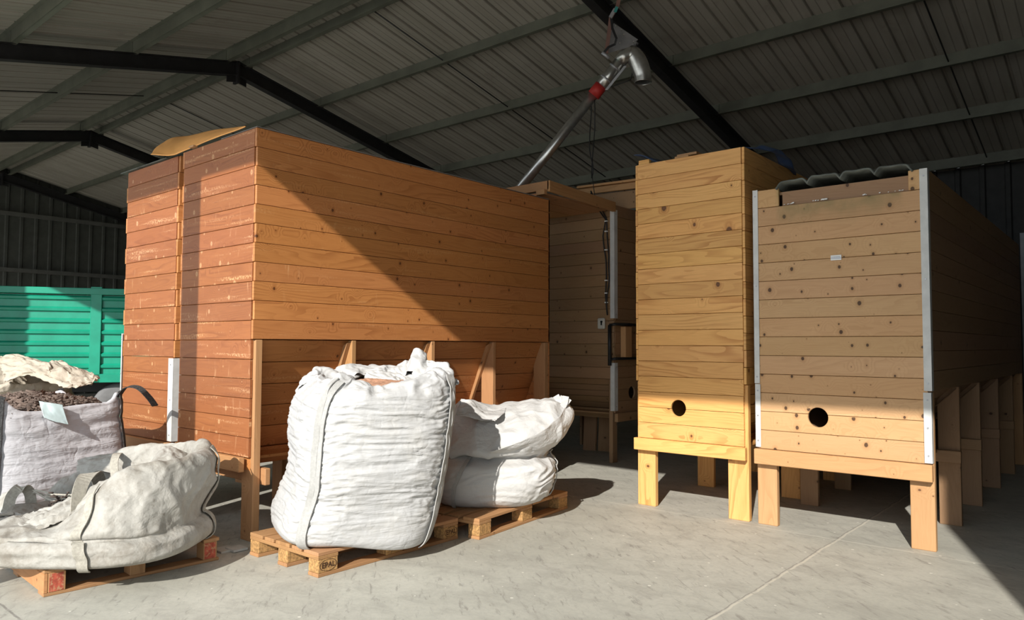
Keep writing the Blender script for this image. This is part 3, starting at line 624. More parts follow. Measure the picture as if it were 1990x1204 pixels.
# ================================================================ bulk bags
E1 = Vector((0.762, 0.647, 0)); E2 = Vector((-0.647, 0.762, 0))        # handy floor directions for the bags
def cr(p0, p1, p2, p3, t): return 0.5*((2*p1)+(-p0+p2)*t+(2*p0-5*p1+4*p2-p3)*t*t+(-p0+3*p1-3*p2+p3)*t*t*t)
class Bag:
    """cloth surface lofted through rings (cx,cy,z, a,b, rot, exponent, gx,gy): gx,gy tilt the ring"""
    def __init__(s, rings, zfun=None, disp=None): s.r = rings; s.zf = zfun; s.d = disp
    def ring(s, t):
        n = len(s.r)-1; x = min(max(t, 0), 0.99999)*n; i = int(x); f = x-i; g = lambda k: s.r[min(max(k, 0), n)]
        return [cr(g(i-1)[k], g(i)[k], g(i+1)[k], g(i+2)[k], f) for k in range(9)]
    def base(s, th, t):
        cx, cy, z, a, b_, rot, e, gx, gy = s.ring(t)
        c_, s_ = math.cos(th), math.sin(th); e = max(e, 1.0)
        x = a*math.copysign(abs(c_)**(2/e), c_); y = b_*math.copysign(abs(s_)**(2/e), s_)
        X = x*math.cos(rot)-y*math.sin(rot); Y = x*math.sin(rot)+y*math.cos(rot)
        p = Vector((cx+X, cy+Y, z+gx*X+gy*Y))
        if s.zf: p = s.zf(p, th, t)
        return p
    def P(s, th, t, off=0.0):
        p = s.base(th, t); h = 1e-3
        du = s.base(th+h*6, t)-p; dv = s.base(th, min(t+h*6, 1))-p if t < 0.99 else p-s.base(th, t-h*6)
        n_ = du.cross(dv)
        n_ = n_.normalized() if n_.length > 1e-12 else Vector((0, 0, 1))
        return p+n_*(off+(s.d(p, th, t) if s.d else 0))
    def mesh(s, nu, nv, t0=0.0, t1=1.0):
        b = MB(); b.grid(lambda u, v: s.P(2*math.pi*u, t0+(t1-t0)*v), nu, nv, wrap=True); return b
    def strap(s, th, t0, t1, wd=0.05, off=0.015, n=110, sway=0.0):
        b = MB(); pts = []; nr = []
        for i in range(n+1):
            t = t0+(t1-t0)*i/n; a = th(t) if callable(th) else th+sway*math.sin(t*9)
            p = s.P(a, t, off); q = s.P(a+0.04, t, off); pts.append(p); nr.append((q-p).normalized())
        # smooth along
        for _ in range(8): nr = [nr[0]]+[(nr[i-1]+nr[i]*2+nr[i+1]).normalized() for i in range(1, len(nr)-1)]+[nr[-1]]
        for _ in range(12): pts = [pts[0]]+[(pts[i-1]+pts[i]*2+pts[i+1])/4 for i in range(1, len(pts)-1)]+[pts[-1]]
        b.ribbon(pts, nr, wd, 0.006); return b
def ridged(p, sc, o=0.0):
    return 1-abs(mn.noise(Vector((p.x*sc[0]+o, p.y*sc[1]+o*1.7, p.z*sc[2]))))*2
def crumple(p, f):
    q = p*f; q = q+Vector((mn.noise(q*0.9), mn.noise(q*0.9+Vector((5, 1, 2))), mn.noise(q*0.9+Vector((1, 8, 3)))))*0.55
    v = mn.voronoi(q)[0]; return 0.45-min(v[1]-v[0], 0.6)
def sm_(x, a, b_): 
    t = min(max((x-a)/(b_-a), 0), 1); return t*t*(3-2*t)
def LD(L, D): return E1*L+E2*D
def place(b, name, mat, root, **k):
    o = b.build(name, mat, root, **k); o.data.transform(Matrix.Translation(-Vector(root.location))); return o

# ---- the fullest bag
k1 = 4.93/1439; rg = []
rot1 = math.radians(-23.7)
for (z, u0, u1, e) in ((0.150, 590, 760, 3.0), (0.146, 545, 822, 3.2), (0.19, 521, 845, 3.4), (0.30, 524, 856, 3.5), (0.42, 537, 866, 3.5), (0.53, 549, 872, 3.6), (0.66, 553, 876, 3.8), (0.78, 553, 880, 3.8),
                       (0.90, 555, 886, 3.6), (1.00, 562, 890, 3.4), (1.07, 574, 890, 3.2), (1.125, 590, 884, 3.0), (1.155, 602, 874, 2.8), (1.14, 622, 852, 2.6), (1.10, 646, 828, 2.5)):
    L = ((u0+u1)/2-995)*k1; w_ = (u1-u0)/2*k1; p = LD(L, 4.93+0.03*(z < 0.5)); a = w_/1.17
    rg.append((p.x, p.y, z, a, a, rot1, e, 0, 0))
def zf1(p, th, t):
    q = p.copy()
    if q.z < 0.36 and q.x > -3.72: q.z -= 0.075*sm_(q.x, -3.72, -3.5)*(1-sm_(q.z, 0.14, 0.36))
    w_ = sm_(t, 0.66, 0.84)
    if w_ > 0:
        v = Vector((q.x, q.y, 0))-LD(-0.92, 4.93); l_ = v.dot(E1)/0.5; d_ = v.dot(E2)/0.5
        rim = 0.03*d_+0.02+0.13*math.exp(-((l_-0.50)/0.13)**2)*sm_(d_, 0.2, 0.7)+0.03*math.exp(-((l_-0.85)/0.15)**2)+0.055*mn.noise(Vector((math.cos(th)*3.2, math.sin(th)*3.2, 3)))
        rim -= 0.07*math.exp(-((l_-0.25)/0.35)**2)*sm_(-d_, 0.1, 0.8)
        q.z += rim*w_
        q += Vector((v.x, v.y, 0))*0.10*mn.noise(Vector((math.cos(th)*5, math.sin(th)*5, t*7)))*w_
    return q
def d1(p, th, t):
    w_ = sm_(p.z, 0.16, 0.3); top = sm_(t, 0.62, 0.8)
    a = 0.5+0.5*mn.noise(Vector((th*1.3, 4, p.z*1.5)))
    tilt = p.z+0.05*mn.noise(Vector((math.cos(th)*1.6, math.sin(th)*1.6, p.z*2)))+0.035*math.sin(th+0.5)
    f = 1-abs(mn.noise(Vector((math.cos(th)*2.6, math.sin(th)*2.6, tilt*29))))*2.4
    f2 = 1-abs(mn.noise(Vector((math.cos(th)*5+8, math.sin(th)*5, tilt*48))))*2.2
    bulge = 0.018*mn.noise(p*3.0)
    cr_ = (ridged(p, (9, 9, 9))-0.6)*0.018+crumple(p, 8)*0.030+crumple(p, 18)*0.010
    edge = math.exp(-((math.sin((th-math.radians(-45))/1.0))/0.10)**2) if math.cos(th+math.radians(45)) > 0 else 0
    return (1-top)*w_*(0.0095*f*(0.5+a)+0.006*f2)+bulge*w_+top*cr_-0.012*edge*w_*(1-top)
B1 = Bag(rg, zf1, d1)
R1 = empty('bulk_bag', (-4.03, 3.15, 0.144), label='fullest white woven bulk bag, bulging over its EPAL pallet in the foreground', cat='bag', group='bulk bags')
o = place(B1.mesh(300, 230), 'cloth', 'bag_white', R1)
s_ = o.modifiers.new('s', 'SOLIDIFY'); s_.thickness = 0.003; s_.offset = -1
for th in (-45, 45, 135, 225):
    for dt in (-0.050, 0.045):
        place(B1.strap(lambda t, th=th, dt=dt: math.radians(th)+dt+0.02*math.sin(t*8), 0.10, 0.80, 0.036), 'strap', 'strap_white', R1)
b = MB()
def cap1(u, v):
    p = B1.P(2*math.pi*u, 0.002); c0 = LD(-0.99, 4.95); c0.z = 0.150; return Vector((p.x, p.y, 0.151)).lerp(c0, v)
b.grid(cap1, 60, 4, wrap=True); place(b, 'base', 'bag_white', R1)
def fill1(u, v):
    a = 2*math.pi*u; r = 0.40*v; c0 = LD(-0.93, 4.95)
    p = c0+Vector((math.cos(a), math.sin(a), 0))*r; p.z = 1.075+0.055*(1-v*v)+0.02*mn.noise(p*6)+0.006*mn.noise(p*40); return p
b = MB(); b.grid(fill1, 90, 40, wrap=True); tag(b.build('granular_fill', 'shavings'), 'reddish-brown loose fill showing in the open top of the fullest white bag', 'fill', kind='stuff')
# collar flaps of the open mouth
def flap(name, pts, nu, nv, mat, root, amp=0.02, fr=9, th=0.003, seed=0, curl=None):
    """sheet through a small grid of control points"""
    nr, nc = len(pts), len(pts[0])
    def fn(u, v):
        x = u*(nc-1); i = min(int(x), nc-2); f = x-i; y = v*(nr-1); j = min(int(y), nr-2); g = y-j
        G = lambda jj, ii: Vector(pts[min(max(jj, 0), nr-1)][min(max(ii, 0), nc-1)])
        row = [cr(G(jj, i-1), G(jj, i), G(jj, i+1), G(jj, i+2), f) for jj in (j-1, j, j+1, j+2)]
        p = cr(row[0], row[1], row[2], row[3], g)
        q = Vector((u*fr, v*fr*0.7, seed))
        n_ = Vector((mn.noise(q), mn.noise(q+Vector((7, 3, 1))), mn.noise(q+Vector((1, 9, 4)))))
        n2 = Vector((mn.noise(q*2.6), mn.noise(q*2.6+Vector((7, 3, 1))), mn.noise(q*2.6+Vector((1, 9, 4)))))
        return p+n_*amp+n2*amp*0.45
    b = MB(); b.grid(fn, nu, nv); o = place(b, name, mat, root); s_ = o.modifiers.new('s', 'SOLIDIFY'); s_.thickness = th; s_.offset = 0
    return o
def W3(u, v, D):
    """place point seen along a direction at distance D from the lens (used for hand placing cloth corners in space)"""
    a = CX*(u-995)/1439*0; x = (u-995)/1439; y = -(v-602)/1439
    return Vector((CX.dot(Vector((x, y, -1)))*D, CY.dot(Vector((x, y, -1)))*D, 1.36+CZ.dot(Vector((x, y, -1)))*D))
# (numbers below were measured once with W3 and are kept as distances in the shed)
flap('collar', [[W3(708, 735, 5.10), W3(760, 742, 5.0), W3(800, 768, 4.90), W3(850, 768, 4.80), W3(886, 748, 4.80)],
                [W3(712, 722, 5.15), W3(762, 728, 5.15), W3(800, 745, 5.05), W3(850, 732, 5.0), W3(890, 738, 4.9)],
                [W3(735, 722, 5.25), W3(765, 716, 5.30), W3(800, 722, 5.25), W3(838, 698, 5.2), W3(862, 735, 5.05)]], 70, 40, 'bag_white2', R1, 0.022, 8)
flap('collar', [[W3(572, 775, 4.95), W3(590, 745, 4.85), W3(625, 742, 4.80), W3(665, 762, 4.60)],
                [W3(585, 738, 5.0), W3(610, 722, 5.05), W3(640, 728, 5.1), W3(668, 745, 4.8)],
                [W3(600, 726, 5.15), W3(640, 720, 5.25), W3(690, 720, 5.3), W3(712, 728, 5.25)]], 50, 34, 'bag_white2', R1, 0.016, 7, seed=5)
flap('loop_strap', [[W3(668, 800, 4.37), W3(672, 780, 4.38), W3(684, 762, 4.45), W3(672, 752, 4.6)],
                    [W3(682, 800, 4.37), W3(690, 780, 4.40), W3(700, 764, 4.50), W3(686, 754, 4.66)]], 14, 4, 'strap_white', R1, 0.003, 3, 0.006, 3)

# ---- half-collapsed bag on the second pallet
k2 = 5.95/1439; rg = []
for (z, u0, u1, ratio, e, L0, tilt) in ((0.150, 900, 985, 1.0, 2.6, 0, 0), (0.146, 862, 1030, 1.0, 3.0, 0, 0), (0.20, 853, 1056, 1.0, 3.2, 0, 0), (0.30, 852, 1070, 1.0, 3.2, 0, 0), (0.39, 858, 1076, 1.0, 3, 0, 0), (0.46, 866, 1074, 1.0, 2.8, 0, 0),
                  (0.51, 878, 1062, .95, 2.6, 0, 0), (0.545, 868, 1078, 1.0, 2.6, 0, .10), (0.61, 866, 1098, .95, 2.6, 0, 0.12), (0.70, 872, 1110, .85, 2.5, 0, .10), (0.78, 880, 1113, .70, 2.4, 0, 0.06), (0.84, 888, 1108, .50, 2.3, 0, 0.03), (0.885, 900, 1100, .28, 2.2, 0, 0.0), (0.895, 920, 1092, .10, 2.0, 0, 0), (0.885, 925, 1088, .004, 2.0, 0, 0)):
    L = ((u0+u1)/2-995)*k2; w_ = (u1-u0)/2*k2; p = LD(L, 5.95+(0.05 if z > .5 else 0))
    rg.append((p.x, p.y, z, w_, w_*0.98*ratio, math.radians(40.3), e, tilt*E1.x, tilt*E1.y))
def zf2(p, th, t):
    q = p.copy(); v = q-LD(0.0, 5.95); l_ = v.dot(E1)
    w_ = sm_(t, 0.62, 0.9)
    q.z += w_*(0.05*math.exp(-((l_-0.36)/0.09)**2)+0.045*math.exp(-((l_+0.42)/0.10)**2)-0.035*math.exp(-((l_+0.15)/0.14)**2)+0.035*mn.noise(Vector((l_*9, 1, 2))))
    return q
def d2(p, th, t):
    lo = 1-sm_(t, 0.44, 0.5); w_ = sm_(p.z, 0.15, 0.22)
    tilt = p.z+0.06*mn.noise(Vector((math.cos(th)*1.6, math.sin(th)*1.6, p.z*2)))
    side = sm_((p-LD(0, 5.95)).dot(E1), 0.08, 0.30)
    f = 1-abs(mn.noise(Vector((math.cos(th)*3, math.sin(th)*3, tilt*22))))*2.2
    fade = 1-sm_(t, 0.86, 0.97); big = fade*(mn.noise(p*3.5)*0.03+(ridged(p, (3.4, 3.4, 5))-0.6)*0.022+crumple(p, 4.5)*0.030+crumple(p, 10)*0.010)
    return w_*(lo*(0.006+0.012*side)*f+lo*0.02*mn.noise(p*4)+(1-lo)*big)
B2 = Bag(rg, zf2, d2)
R2 = empty('bulk_bag', (-4.05, 4.5, 0.144), label='half-collapsed white bulk bag, its empty upper half flopped to the right with a knotted tuft', cat='bag', group='bulk bags')
place(B2.mesh(280, 220), 'cloth', 'bag_white2', R2)
b = MB()
def cap2(u, v):
    p = B2.P(2*math.pi*u, 0.002); c0 = LD(-0.2, 5.95); return Vector((p.x, p.y, 0.151)).lerp(Vector((c0.x, c0.y, .151)), v)
b.grid(cap2, 60, 4, wrap=True); place(b, 'base', 'bag_white2', R2)
for th in (-118, -8, 80): place(B2.strap(math.radians(th), 0.10, 0.47, 0.03), 'strap', 'strap_white', R2)
flap('flap', [[W3(886, 806, 5.60), W3(905, 808, 5.60), W3(935, 816, 5.60), W3(962, 818, 5.58)], [W3(890, 792, 5.68), W3(912, 790, 5.68), W3(945, 806, 5.68), W3(975, 806, 5.65)], [W3(896, 775, 5.75), W3(915, 780, 5.75), W3(945, 798, 5.80), W3(985, 795, 5.85)]], 40, 30, 'bag_white2', R2, 0.012, 5, seed=8)
# long lip that folds down to the right
flap('flap', [[W3(948, 878, 5.46), W3(1000, 862, 5.42), W3(1050, 838, 5.50), W3(1085, 812, 5.65), W3(1098, 790, 5.85)],
              [W3(960, 880, 5.50), W3(1005, 872, 5.48), W3(1055, 862, 5.55), W3(1096, 838, 5.70), W3(1112, 808, 5.9)],
              [W3(985, 878, 5.58), W3(1025, 874, 5.60), W3(1062, 872, 5.66), W3(1092, 852, 5.80), W3(1113, 815, 6.0)]], 60, 30, 'bag_white2', R2, 0.010, 5, seed=11)
b = MB()
for i in range(7):
    p = W3(1088+random.uniform(-8, 8), 795, 5.85+0.02*i); q = W3(1092+random.uniform(-14, 14), 768+random.uniform(0, 6), 5.85+0.02*i)
    b.ribbon([p, p.lerp(q, .5)+Vector((0.01, 0, 0.0)), q], E1, 0.05, 0.005)
place(b, 'knot', 'bag_white2', R2)

# ---- soiled, mostly empty bag on the left pallet
k0 = 4.45/1439; rg = []
for (z, u0, u1, dr, e, Dd) in ((0.150, 70, 330, 0.75, 2.5, 0), (0.146, 30, 365, 0.9, 2.8, 0), (0.17, 2, 386, 1.0, 2.8, 0), (0.215, -6, 390, 1.0, 2.8, 0), (0.255, -6, 384, 1.0, 2.7, 0), (0.285, -2, 374, 0.98, 2.6, .02),
                         (0.31, 0, 370, 1.0, 2.5, .02), (0.37, 4, 374, 1.0, 2.5, .05), (0.46, 8, 380, 0.96, 2.5, .09), (0.56, 20, 378, 0.88, 2.4, .13), (0.60, 34, 366, 0.80, 2.4, .14), (0.575, 46, 352, 0.76, 2.3, .15), (0.48, 60, 335, 0.72, 2.2, .15), (0.36, 80, 320, 0.66, 2.2, .15)):
    L = ((u0+u1)/2-995)*k0; w_ = (u1-u0)/2*k0; p = LD(L, 4.50+Dd)
    rg.append((p.x, p.y, z, w_, 0.50*dr, math.radians(40.3), e, 0, 0))
C0 = LD((190-995)*k0, 4.58)
def zf0(p, th, t):
    q = p.copy(); v = q-C0; l_ = v.dot(E1)/0.6; d_ = v.dot(E2)/0.5
    rim = 0.62+0.06*sm_(l_, 0.1, 0.8)+0.05*sm_(d_, 0.2, 0.9)*sm_(l_, -0.6, 0.2)-0.27*(1-sm_(l_, -0.15, 0.55))*(1-sm_(d_, -0.2, 0.8))-0.17*(1-sm_(l_, -0.9, -0.1))
    rim = max(rim, 0.35)+0.035*mn.noise(Vector((l_*2.6, d_*2.6, 5)))
    if t > 0.385: q.z = 0.285+(q.z-0.285)*(rim-0.285)/0.315
    q.z = max(q.z, 0.146)
    return q
def d0(p, th, t):
    w_ = sm_(p.z, 0.15, 0.25); up = sm_(t, 0.36, 0.5)
    l_ = (p-C0).dot(E1)/0.6; pinch = -0.075*math.exp(-((t-0.42-0.03*math.sin(th*3))/0.035)**2)*math.exp(-((l_-0.1)/0.45)**2)*(0.5+0.9*abs(mn.noise(Vector((th*2, 0, 0)))))
    big = mn.noise(p*3)*0.02+(ridged(p, (3.2, 3.2, 4))-0.6)*0.022+crumple(p, 4.0)*0.042+crumple(p, 10)*0.012
    low = 0.02*mn.noise(p*4)+0.008*ridged(p, (5, 5, 16), 3)+crumple(p, 5)*0.018
    return w_*(pinch+up*big+(1-up)*low)
B0 = Bag(rg, zf0, d0)
R0 = empty('bulk_bag', (C0.x, C0.y, 0.144), label='soiled off-white bulk bag, mostly empty and slumped open on the left pallet', cat='bag', group='bulk bags')
o = place(B0.mesh(280, 200), 'cloth', 'bag_dirty', R0); s_ = o.modifiers.new('s', 'SOLIDIFY'); s_.thickness = 0.003; s_.offset = -1
b = MB()
def cap0(u, v):
    p = B0.P(2*math.pi*u, 0.002); return Vector((p.x, p.y, 0.151)).lerp(Vector((C0.x, C0.y, .151)), v)
b.grid(cap0, 60, 4, wrap=True); place(b, 'base', 'bag_dirty', R0)
b = MB(); b.grid(lambda u, v: C0+LD(0, 0)+(E1*math.cos(6.2832*u)*0.50+E2*math.sin(6.2832*u)*0.34)*v+Vector((0, 0, 0.29+0.03*mn.noise(Vector((u*6, v*4, 1))))), 50, 14, wrap=True); place(b, 'shade_lining', 'inner_dark', R0)  # dark disc standing in for the shade inside the open bag
for th in (-78, -150, 20):
    place(B0.strap(math.radians(th), 0.10, 0.74, 0.055), 'strap', 'cloth_strap', R0)
def loop(pts, wd, mat, root, name='loop_strap', nrm=None, n=20, th=0.006):
    P_ = [Vector(p) for p in pts]; out = []
    for i in range(len(P_)-1):
        for k in range(n//len(P_)+2):
            f = k/(n//len(P_)+2); out.append(cr(P_[max(i-1, 0)], P_[i], P_[i+1], P_[min(i+2, len(P_)-1)], f))
    out.append(P_[-1]); b = MB(); b.ribbon(out, nrm if nrm is not None else E2, wd, th); return place(b, name, mat, root)
loop([W3(150, 1000, 4.20), W3(153, 960, 4.22), W3(165, 928, 4.30), W3(184, 920, 4.42), W3(194, 940, 4.50), W3(190, 975, 4.52)], 0.075, 'cloth_strap', R0, nrm=E2*0.8+E1*0.5)
loop([W3(224, 935, 4.75), W3(222, 900, 4.80), W3(226, 884, 4.86), W3(230, 880, 4.95)], 0.05, 'cloth_strap', R0, nrm=E1)
loop([W3(14, 1005, 4.45), W3(22, 965, 4.50), W3(42, 946, 4.55), W3(58, 958, 4.60), W3(62, 1000, 4.60)], 0.06, 'cloth_strap', R0, nrm=E1*0.8+E2*0.6)
for k in range(3):
    b = MB(); b.tube(wob([W3(62, 948+3*k, 4.60), W3(85, 958, 4.58), W3(105, 968-2*k, 4.52), W3(140, 962, 4.50), W3(158, 950+3*k, 4.5)], 0.03, 8, k*5), 0.006, 7); place(b, 'tie_rope', 'cloth_strap', R0)
b = MB()
for i_ in range(26):
    p = W3(random.uniform(95, 160), random.uniform(955, 985), random.uniform(4.42, 4.55)); b.tube([p, p+Vector((random.uniform(-1, 1), random.uniform(-1, 1), random.uniform(-.3, .3)))*0.03], 0.006, 6)
place(b, 'residue', 'inner_dark', R0)['kind'] = 'stuff'
# raised front-right panel with its folded crown, and the crumpled left lip
flap('panel', [[W3(128, 1046, 4.12), W3(190, 1052, 4.10), W3(262, 1056, 4.15), W3(330, 1020, 4.30), W3(368, 985, 4.5)],
               [W3(140, 1005, 4.16), W3(200, 985, 4.15), W3(270, 975, 4.20), W3(340, 960, 4.32), W3(378, 935, 4.5)],
               [W3(165, 960, 4.25), W3(220, 935, 4.28), W3(285, 918, 4.32), W3(340, 908, 4.42), W3(374, 912, 4.6)],
               [W3(195, 935, 4.35), W3(235, 925, 4.40), W3(295, 908, 4.45), W3(335, 892, 4.58), W3(362, 898, 4.7)]], 80, 60, 'bag_dirty', R0, 0.014, 6, seed=3)
flap('crown', [[W3(270, 925, 4.50), W3(300, 908, 4.55), W3(330, 905, 4.55), W3(366, 905, 4.62)], [W3(285, 905, 4.62), W3(312, 885, 4.68), W3(340, 882, 4.68), W3(368, 890, 4.74)], [W3(300, 890, 4.78), W3(316, 868, 4.82), W3(340, 870, 4.85), W3(366, 880, 4.88)]], 40, 30, 'bag_dirty', R0, 0.012, 6, seed=13)
flap('back_panel', [[W3(150, 925, 4.85), W3(200, 915, 4.85), W3(245, 925, 4.85), W3(300, 915, 4.85), W3(330, 905, 4.82)], [W3(150, 903, 4.92), W3(200, 893, 4.92), W3(240, 893, 4.95), W3(280, 892, 4.95), W3(330, 890, 4.9)], [W3(156, 892, 4.98), W3(190, 886, 4.98), W3(240, 878, 5.0), W3(275, 880, 5.0), W3(325, 884, 4.95)]], 60, 26, 'bag_dirty', R0, 0.014, 7, seed=17)
flap('lip', [[W3(0, 1032, 4.15), W3(50, 1034, 4.10), W3(100, 1020, 4.10), W3(145, 1000, 4.15)], [W3(-5, 1012, 4.25), W3(40, 1012, 4.22), W3(95, 998, 4.20), W3(145, 975, 4.25)], [W3(0, 995, 4.38), W3(45, 998, 4.36), W3(90, 988, 4.34), W3(140, 965, 4.38)]], 60, 26, 'bag_dirty', R0, 0.018, 8, seed=21)
flap('lip', [[W3(0, 1005, 4.45), W3(12, 970, 4.5), W3(30, 955, 4.55), W3(60, 958, 4.62)], [W3(-8, 985, 4.55), W3(8, 958, 4.6), W3(32, 946, 4.65), W3(62, 952, 4.7)]], 30, 12, 'bag_dirty', R0, 0.012, 6, seed=25)
flap('lip', [[W3(355, 1040, 4.42), W3(372, 1030, 4.5), W3(384, 1028, 4.6)], [W3(345, 1012, 4.45), W3(366, 1012, 4.55), W3(384, 1026, 4.62)]], 16, 12, 'bag_dirty', R0, 0.008, 6, seed=29)

# ---- full bag of pellets
rg = []
for (z, gx_, gy_, e) in ((0.01, 0.40, 0.36, 4), (0.005, 0.50, 0.44, 5), (0.08, 0.55, 0.48, 5), (0.3, 0.565, 0.49, 5), (0.55, 0.545, 0.47, 5.5), (0.78, 0.52, 0.45, 6), (0.90, 0.50, 0.435, 7), (0.945, 0.49, 0.425, 7), (0.93, 0.475, 0.41, 7), (0.88, 0.46, 0.40, 7)):
    rg.append((-6.26, 1.90, z, gx_, gy_, math.radians(6), e, 0.0, 0.0))
def zf3(p, th, t):
    q = p.copy(); w_ = sm_(t, 0.6, 0.75); c_ = abs(math.sin(2*th)); q.z += w_*(0.10*c_**3-0.05+0.02*mn.noise(Vector((th*2, 0, 4))))*(1.0 if q.y < 1.9 else 0.6); return q
def d3(p, th, t):
    tilt = p.z+0.08*mn.noise(Vector((p.x*1.6, p.y*1.6, p.z*2)))
    f = 1-abs(mn.noise(Vector((p.x*2.2, p.y*2.2, tilt*17))))*2.2
    return 0.010*f*sm_(p.z, 0.02, 0.1)+0.02*mn.noise(p*3.2)
B3 = Bag(rg, zf3, d3)
R3 = empty('bulk_bag', (-6.38, 2.0, 0), label='full white bulk bag with black corner straps, heaped with dark pellets, at the left', cat='bag', group='bulk bags')
o = place(B3.mesh(240, 150), 'cloth', 'bag_violet', R3); s_ = o.modifiers.new('s', 'SOLIDIFY'); s_.thickness = 0.003; s_.offset = -1
for th in (-42, -48, 42, 225, 135): place(B3.strap(math.radians(th), 0.12, 0.78, 0.042), 'strap', 'strap_black', R3)
c_ = B3.P(math.radians(42), 0.76)
loop([c_+Vector((0, 0, -0.02)), c_+Vector((0.06, 0.03, 0.05)), c_+Vector((0.15, 0.08, 0.05)), c_+Vector((0.24, 0.12, -0.02)), c_+Vector((0.30, 0.14, -0.08))], 0.05, 'strap_black', R3, nrm=Vector((-0.35, 0.9, 0.25)))
# blue printed document pouch
flap('document_pouch', [[W3(76, 779, 5.10), W3(98, 782, 5.11), W3(122, 786, 5.14)], [W3(80, 795, 5.08), W3(103, 801, 5.10), W3(127, 805, 5.13)], [W3(86, 811, 5.06), W3(108, 819, 5.08), W3(134, 824, 5.12)]], 20, 14, 'pouch', R3, 0.004, 4)
# pellets
b = MB(); cx0, cy0 = -6.26, 1.90
def heap(x, y):
    a = (x-cx0)/0.46; c2 = (y-cy0)/0.40; r = min(1, a*a*0.8+c2*c2*0.8); return 0.885+0.095*(1-r)+0.015*mn.noise(Vector((x*4, y*4, 0)))
for i in range(2000):
    ax = random.uniform(-0.44, 0.42); ay = random.uniform(-0.375, 0.36); x = cx0+ax*0.978-ay*0.208; y = cy0+ax*0.208+ay*0.978; z = heap(x, y)+random.uniform(-0.012, 0.012); l_ = random.uniform(0.022, 0.055)
    a = random.uniform(0, math.pi); d_ = Vector((math.cos(a), math.sin(a), random.uniform(-0.35, 0.35)))*l_; p = Vector((x, y, z)); b.tube([p-d_, p+d_], random.uniform(0.0065, 0.0085), 7)
b.grid(lambda u, v: (cx0+(u-.5)*0.9-(v-.5)*0.166, cy0+(u-.5)*0.191+(v-.5)*0.78, heap(cx0+(u-.5)*0.9, cy0+(v-.5)*0.78)-0.015), 16, 14)
tag(b.build('feed_pellets', 'pellet'), 'heap of dark brown pellets filling the strapped bag at the left', 'pellets', kind='stuff')

# ---- crumpled bag behind it
rg = []
for (z, a_, b__, e) in ((0.01, 0.45, 0.40, 3), (0.006, 0.55, 0.48, 3.4), (0.15, 0.60, 0.52, 3.4), (0.5, 0.60, 0.52, 3.4), (0.85, 0.58, 0.50, 3.2), (0.98, 0.60, 0.50, 3), (1.03, 0.58, 0.46, 2.8), (1.09, 0.50, 0.38, 2.6), (1.13, 0.30, 0.22, 2.4), (1.15, 0.04, 0.03, 2)):
    rg.append((-8.42, 2.29, z, a_, b__, math.radians(15), e, 0, 0))
def zf4(p, th, t):
    q = p.copy(); w_ = sm_(t, 0.55, 0.8); l_ = (q-Vector((-8.42, 2.29, 0))).dot(E1); q.z += w_*(0.10-0.30*sm_(l_, -0.4, 0.7)+0.05*mn.noise(Vector((q.x*4, q.y*4, 0)))); return q
def d4(p, th, t): return sm_(p.z, 0.05, 0.2)*((ridged(p, (4, 4, 6))-0.6)*0.035+crumple(p, 4.5)*0.04)
B4 = Bag(rg, zf4, d4)
R4 = empty('bulk_bag', (-8.42, 2.29, 0), label='crumpled cream-coloured bulk bag behind the pellet bag, in front of the green trailer', cat='bag', group='bulk bags')
place(B4.mesh(220, 120), 'cloth', 'bag_cream', R4)
flap('flap', [[W3(10, 740, 6.6), W3(60, 728, 6.4), W3(110, 748, 6.3), W3(150, 752, 6.3), W3(178, 745, 6.4)], [W3(0, 712, 6.8), W3(60, 708, 6.6), W3(105, 712, 6.5), W3(150, 722, 6.5), W3(191, 732, 6.5)], [W3(-5, 692, 7.0), W3(36, 688, 7.0), W3(85, 703, 6.9), W3(120, 702, 6.9), W3(165, 722, 6.8)]], 80, 40, 'bag_cream', R4, 0.035, 9, seed=31)

# ================================================================ green trailer
TO = Vector((-12.22, 2.20, 0)); TV = Vector((0.50, 0.866, 0)); TV.normalize()
ang = math.atan2(TV.y, TV.x)
T = empty('farm_trailer', tuple(TO), ang, label='green ribbed steel farm trailer standing at the far left', cat='trailer')
def tb(name, mat, x0, x1, y0, y1, z0, z1, par=T, bev=0.006):
    b = MB(); b.box(x0, x1, y0, y1, z0, z1, tint=(1, 1, 1)); return b.build(name, mat, par, bevel=bev)
ZL, ZU = 0.88, 2.15; LX = 5.2; DY = 2.3; 
def ribs(xa, xb, y, out, name):
    b = MB(); prof = []
    z = ZL+0.05; n = 7; p = (ZU-0.12-z)/n
    for i in range(n):
        z0 = z+i*p; prof += [(z0, 0), (z0+p*0.55, 0), (z0+p*0.62, 0.03), (z0+p*0.80, 0.035), (z0+p*0.95, 0)]
    prof.append((ZU-0.12, 0)); base = len(b.v)
    for (zz, d) in prof: b.v.append(Vector((xa, y+d*out, zz))); b.v.append(Vector((xb, y+d*out, zz)))
    for i in range(len(prof)-1): b.quad((2*i, 2*i+1, 2*i+3, 2*i+2) if out < 0 else (2*i, 2*i+2, 2*i+3, 2*i+1), ((0, 0),)*4)
    o = b.build(name, 'green', T); s_ = o.modifiers.new('s', 'SOLIDIFY'); s_.thickness = 0.006; s_.offset = 0; return o
posts = [-1.55, 0.10, 2.21, 3.6]
for i in range(3): ribs(posts[i]+0.05, posts[i+1]-0.05, 0.0, -1, 'side_panel')
for i in range(3): ribs(posts[i]+0.05, posts[i+1]-0.05, DY, 1, 'side_panel')
for p in posts:
    tb('post', 'green', p-0.07, p+0.07, -0.05, 0.03, ZL-0.06, ZU); tb('post', 'green', p-0.07, p+0.07, DY-0.03, DY+0.05, ZL-0.06, ZU)
